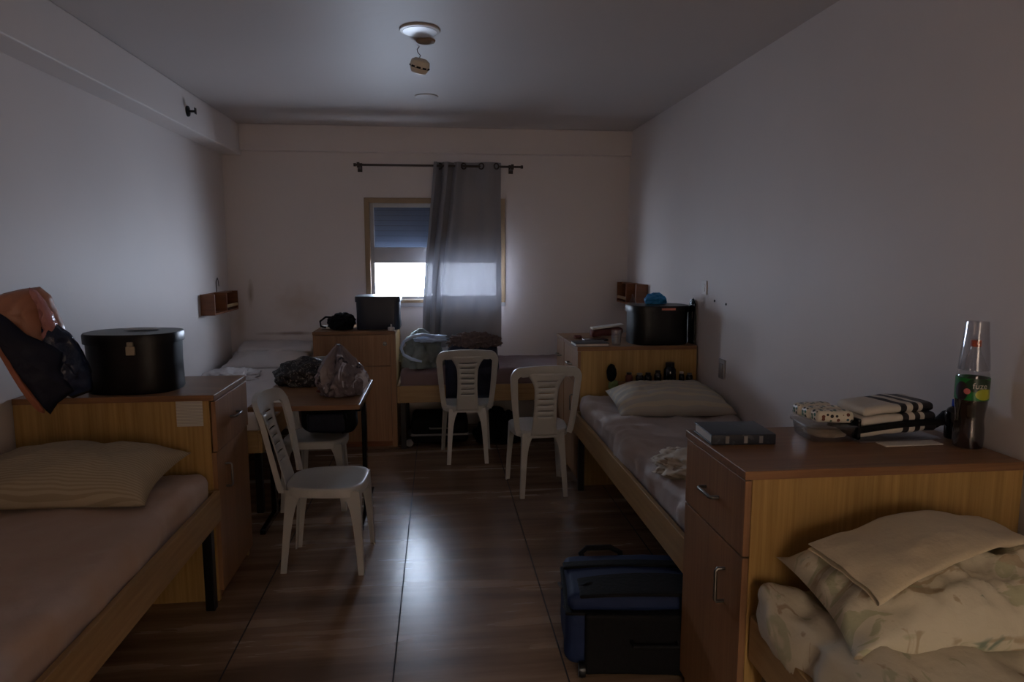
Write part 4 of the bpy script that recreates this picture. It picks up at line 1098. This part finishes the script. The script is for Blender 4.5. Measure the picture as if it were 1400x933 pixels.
# clear zip case with a folded striped prayer shawl
def shawl_mat():
    m, nt, p = newmat('white_cloth_with_black_stripes')
    tc = nt.nodes.new('ShaderNodeTexCoord'); sp = nt.nodes.new('ShaderNodeSeparateXYZ'); nt.links.new(tc.outputs['Object'], sp.inputs[0])
    ramp = nt.nodes.new('ShaderNodeValToRGB'); ramp.color_ramp.interpolation = 'CONSTANT'
    mr = nt.nodes.new('ShaderNodeMapRange'); mr.inputs[1].default_value = -.15; mr.inputs[2].default_value = .15
    ad = nt.nodes.new('ShaderNodeMath'); ad.operation = 'MULTIPLY_ADD'; ad.inputs[1].default_value = .25
    nt.links.new(sp.outputs[1], ad.inputs[0]); nt.links.new(sp.outputs[0], ad.inputs[2]); nt.links.new(ad.outputs[0], mr.inputs[0])
    e = ramp.color_ramp.elements; w = lin(200, 194, 182); k = lin(22, 20, 24)
    e[0].position = 0; e[0].color = w; e[1].position = .46; e[1].color = k
    for pos, c in ((.535, w), (.60, k), (.67, w), (.73, k), (.88, w)):
        n = ramp.color_ramp.elements.new(pos); n.color = c
    nt.links.new(mr.outputs[0], ramp.inputs[0]); nt.links.new(ramp.outputs[0], p.inputs['Base Color'])
    p.inputs['Roughness'].default_value = .7; p.inputs['Coat Weight'].default_value = .35; p.inputs['Coat Roughness'].default_value = .12
    n = nt.nodes.new('ShaderNodeTexNoise'); n.inputs['Scale'].default_value = 18; nt.links.new(tc.outputs['Object'], n.inputs['Vector'])
    b = nt.nodes.new('ShaderNodeBump'); b.inputs['Strength'].default_value = .3; b.inputs['Distance'].default_value = .01
    nt.links.new(n.outputs['Fac'], b.inputs['Height']); nt.links.new(b.outputs[0], p.inputs['Normal'])
    return m
M['shawl'] = shawl_mat()
sh = thing('folded_shawl', 'white shawl with black stripes folded in a black-edged case on the near cabinet', 'shawl', (1.485, 2.10, CH), math.radians(4))
dz = lambda v, n: n*(.006*nz(v.x, v.y, v.z, 9))+Vector((0, 0, .014*math.sin((v.x+.14)*7)))
obj('folded_layer', xform(softbox((.285, .165, .034), .016, (18, 10, 2), dz), (0, .0, .030)), M['shawl'], sh, local=True, angle=180)
obj('folded_layer', xform(softbox((.28, .16, .034), .016, (18, 10, 2), dz), (0, .0, .063)), M['shawl'], sh, local=True, angle=180)
obj('folded_layer', xform(softbox((.26, .15, .032), .015, (18, 10, 2), dz), (.005, .004, .094)), M['shawl'], sh, local=True, angle=180)
obj('case_edge', xform(softbox((.31, .012, .022), .005, (18, 1, 1), lambda v, n: Vector((0, 0, .014*math.sin((v.x+.14)*7)))), (0, -.086, .046)), M['blackcloth'], sh, local=True, angle=180)
obj('case_end', xform(softbox((.014, .16, .07), .006, (1, 8, 4)), (-.147, 0, .045)), M['blackplastic'], sh, local=True, angle=180)
obj('case_film', xform(softbox((.30, .175, .006), .0025, (10, 6, 1), nr=2), (0, 0, .004)), M['clearbox'], sh, local=True)
tube_b = grid(BM(), 14, 3, lambda u, v: (.14+.085*u-.01*u, -.06+.045*v+.0*u, .030+.045*u**1.5+.008*math.sin(v*3)))
obj('loose_strap', tube_b, M['blackcloth'], sh, local=True, solid=.004)
tag(obj('papers', xform(softbox((.20, .05, .003), .001, (4, 2, 1), nr=2), (1.50, 1.985, CH+.002), (0, 0, .03)), M['paper']), 'thin papers sticking out under the striped shawl case', 'papers')

# tea bottle with green label and an upturned cup on its neck
BX, BY = 1.655, 1.93
bt = thing('tea_bottle', 'tall plastic bottle of dark tea with a green label', 'bottle', (BX, BY, CH))
prof = [(.001, .001), (.034, .001), (.042, .006), (.043, .03), (.0425, .06), (.039, .09), (.0405, .115), (.0445, .14), (.0455, .155)]
obj('bottle_body', lathe(BM(), prof+[(.0455, .225), (.043, .24), (.034, .262), (.024, .285), (.0165, .305), (.0135, .315), (.0135, .328), (.001, .328)], (BX, BY, CH), 40), M['clearplastic'], bt)
pf = [(max(r-.0015, .001), z) for r, z in prof]+[(.044, .160), (.044, .20), (.001, .20)]
pf[0] = (.001, .003); pf[1] = (.033, .003)
obj('tea', lathe(BM(), pf, (BX, BY, CH), 40), M['colafluid'], bt)
obj('cap', lathe(BM(), [(.001, .342), (.0145, .342), (.0155, .339), (.0155, .322), (.0135, .3215)], (BX, BY, CH), 24), M['redcap'], bt)
def label_mat():
    m, nt, p = newmat('green_tea_label')
    tc = nt.nodes.new('ShaderNodeTexCoord'); sp = nt.nodes.new('ShaderNodeSeparateXYZ'); nt.links.new(tc.outputs['Object'], sp.inputs[0])
    rot = nt.nodes.new('ShaderNodeMapping'); rot.inputs['Rotation'].default_value = (0, 0, math.radians(40.7)); nt.links.new(tc.outputs['Object'], rot.inputs[0])
    def blob(cx, cz, rx, rz, col, prev):
        mp = nt.nodes.new('ShaderNodeMapping'); mp.inputs['Location'].default_value = (-cx/rx, 0, -cz/rz); mp.inputs['Scale'].default_value = (1/rx, 0, 1/rz)
        nt.links.new(rot.outputs[0], mp.inputs[0])
        ln = nt.nodes.new('ShaderNodeVectorMath'); ln.operation = 'LENGTH'; nt.links.new(mp.outputs[0], ln.inputs[0])
        lt = nt.nodes.new('ShaderNodeMath'); lt.operation = 'LESS_THAN'; lt.inputs[1].default_value = 1; nt.links.new(ln.outputs['Value'], lt.inputs[0])
        mx = nt.nodes.new('ShaderNodeMix'); mx.data_type = 'RGBA'; mx.inputs[7].default_value = lin(*col)
        nt.links.new(lt.outputs[0], mx.inputs[0])
        if prev is None: mx.inputs[6].default_value = lin(24, 120, 50)
        else: nt.links.new(prev, mx.inputs[6])
        return mx.outputs[2]
    o = blob(.016, .206, .034, .022, (22, 58, 34), None)
    o = blob(.032, .178, .022, .017, (176, 182, 50), o)
    o = blob(-.026, .185, .016, .03, (40, 24, 30), o)
    o = blob(-.012, .186, .009, .009, (206, 110, 110), o)
    nt.links.new(o, p.inputs['Base Color']); p.inputs['Roughness'].default_value = .3
    return m
M['tealabel'] = label_mat()
lb = obj('label', lathe(BM(), [(.0455, .158), (.0464, .158), (.0464, .226), (.0455, .226)], (BX, BY, CH), 48, cap=False), M['tealabel'], bt); lb['label'] = 'green label with a yellow fruit'
# the lettering
cu = bpy.data.curves.new('lettering', 'FONT'); cu.body = 'fuze'; cu.size = .026; cu.extrude = .0002; cu.resolution_u = 4
to = bpy.data.objects.new('lettering_tmp', cu); COL.objects.link(to)
dg = bpy.context.evaluated_depsgraph_get(); dg.update()
me = bpy.data.meshes.new_from_object(to.evaluated_get(dg)); bpy.data.objects.remove(to)
bm = BM(); bm.from_mesh(me)
bmesh.ops.subdivide_edges(bm, edges=[e for e in bm.edges if e.calc_length() > .006], cuts=1)
th0 = math.atan2(-BY, -BX)   # towards the camera
for v in bm.verts:
    a = th0+math.radians(16)+(v.co.x-.012)/.0467
    r = .0467+v.co.z
    v.co = Vector((BX+r*math.cos(a), BY+r*math.sin(a), CH+.196+v.co.y))
o = obj('lettering', bm, M['white_plate'], bt, smooth=False)
cup2 = obj('upturned_cup', lathe(BM(), [(.042, .25), (.0435, .25), (.0405, .29), (.034, .36), (.0315, .40), (.001, .401), (.001, .399), (.030, .398), (.0325, .36), (.039, .29), (.042, .25)], (BX, BY, CH), 36), M['clearplastic'])
tag(cup2, 'clear disposable cup turned upside down over the tea bottle neck', 'cup')
b2 = thing('small_bottle', 'dark small bottle with a blue cap half hidden behind the tea bottle', 'bottle', (1.665, 2.03, CH))
obj('bottle_body', lathe(BM(), [(.001, .001), (.028, .001), (.031, .006), (.031, .085), (.024, .1), (.012, .108), (.001, .109)], (1.695, 2.035, CH), 28), M['darkbottle'], b2)
obj('cap', lathe(BM(), [(.001, .109), (.0135, .109), (.0135, .130), (.001, .131)], (1.695, 2.035, CH), 20), M['bluecap'], b2)

# ------------------------------------------------------------------ light
w = bpy.data.worlds.new('sky'); sc.world = w; w.use_nodes = True
nt = w.node_tree; bg = nt.nodes['Background']
SKY = 72.0
bg.inputs[0].default_value = (.72, .82, 1.0, 1); bg.inputs[1].default_value = SKY
# portal for the window daylight
def area(name, loc, rot, sx, sy, power, col, portal=False):
    l = bpy.data.lights.new(name, 'AREA'); l.shape = 'RECTANGLE'; l.size = sx; l.size_y = sy; l.energy = power; l.color = col
    if portal: l.cycles.is_portal = True
    o = bpy.data.objects.new(name, l); COL.objects.link(o); o.location = loc; o.rotation_euler = rot; return o
area('window_portal', (0, YF+.16, (WZ0+ZR0)/2), (-PI/2, 0, 0), WX1-WX0, ZR0-WZ0, 1, (1, 1, 1), True)
# ceiling lamp of the corridor behind the open door
area('corridor_lamp', (.3, YN-.8, 2.46), (0, 0, 0), .5, .9, 185, (1.0, .88, .74))

# ------------------------------------------------------------------ camera
cd = bpy.data.cameras.new('camera'); cd.sensor_width = 36; cd.lens = 24.0; cd.clip_start = .02; cd.clip_end = 100
co = bpy.data.objects.new('camera', cd); COL.objects.link(co)
co.location = (0, 0, 1.55)
co.rotation_euler = (PI/2-math.radians(7.237), 0, -math.radians(6.188))
sc.camera = co
sc.view_settings.view_transform = 'Standard'; sc.view_settings.look = 'None'
sc.view_settings.exposure = 0.0; sc.view_settings.gamma = 1.0
sc.view_settings.use_curve_mapping = False
sc.cycles.max_bounces = 10; sc.cycles.diffuse_bounces = 6; sc.cycles.glossy_bounces = 4; sc.cycles.transparent_max_bounces = 16
sc.cycles.use_denoising = True
sc.cycles.sample_clamp_indirect = 8.0
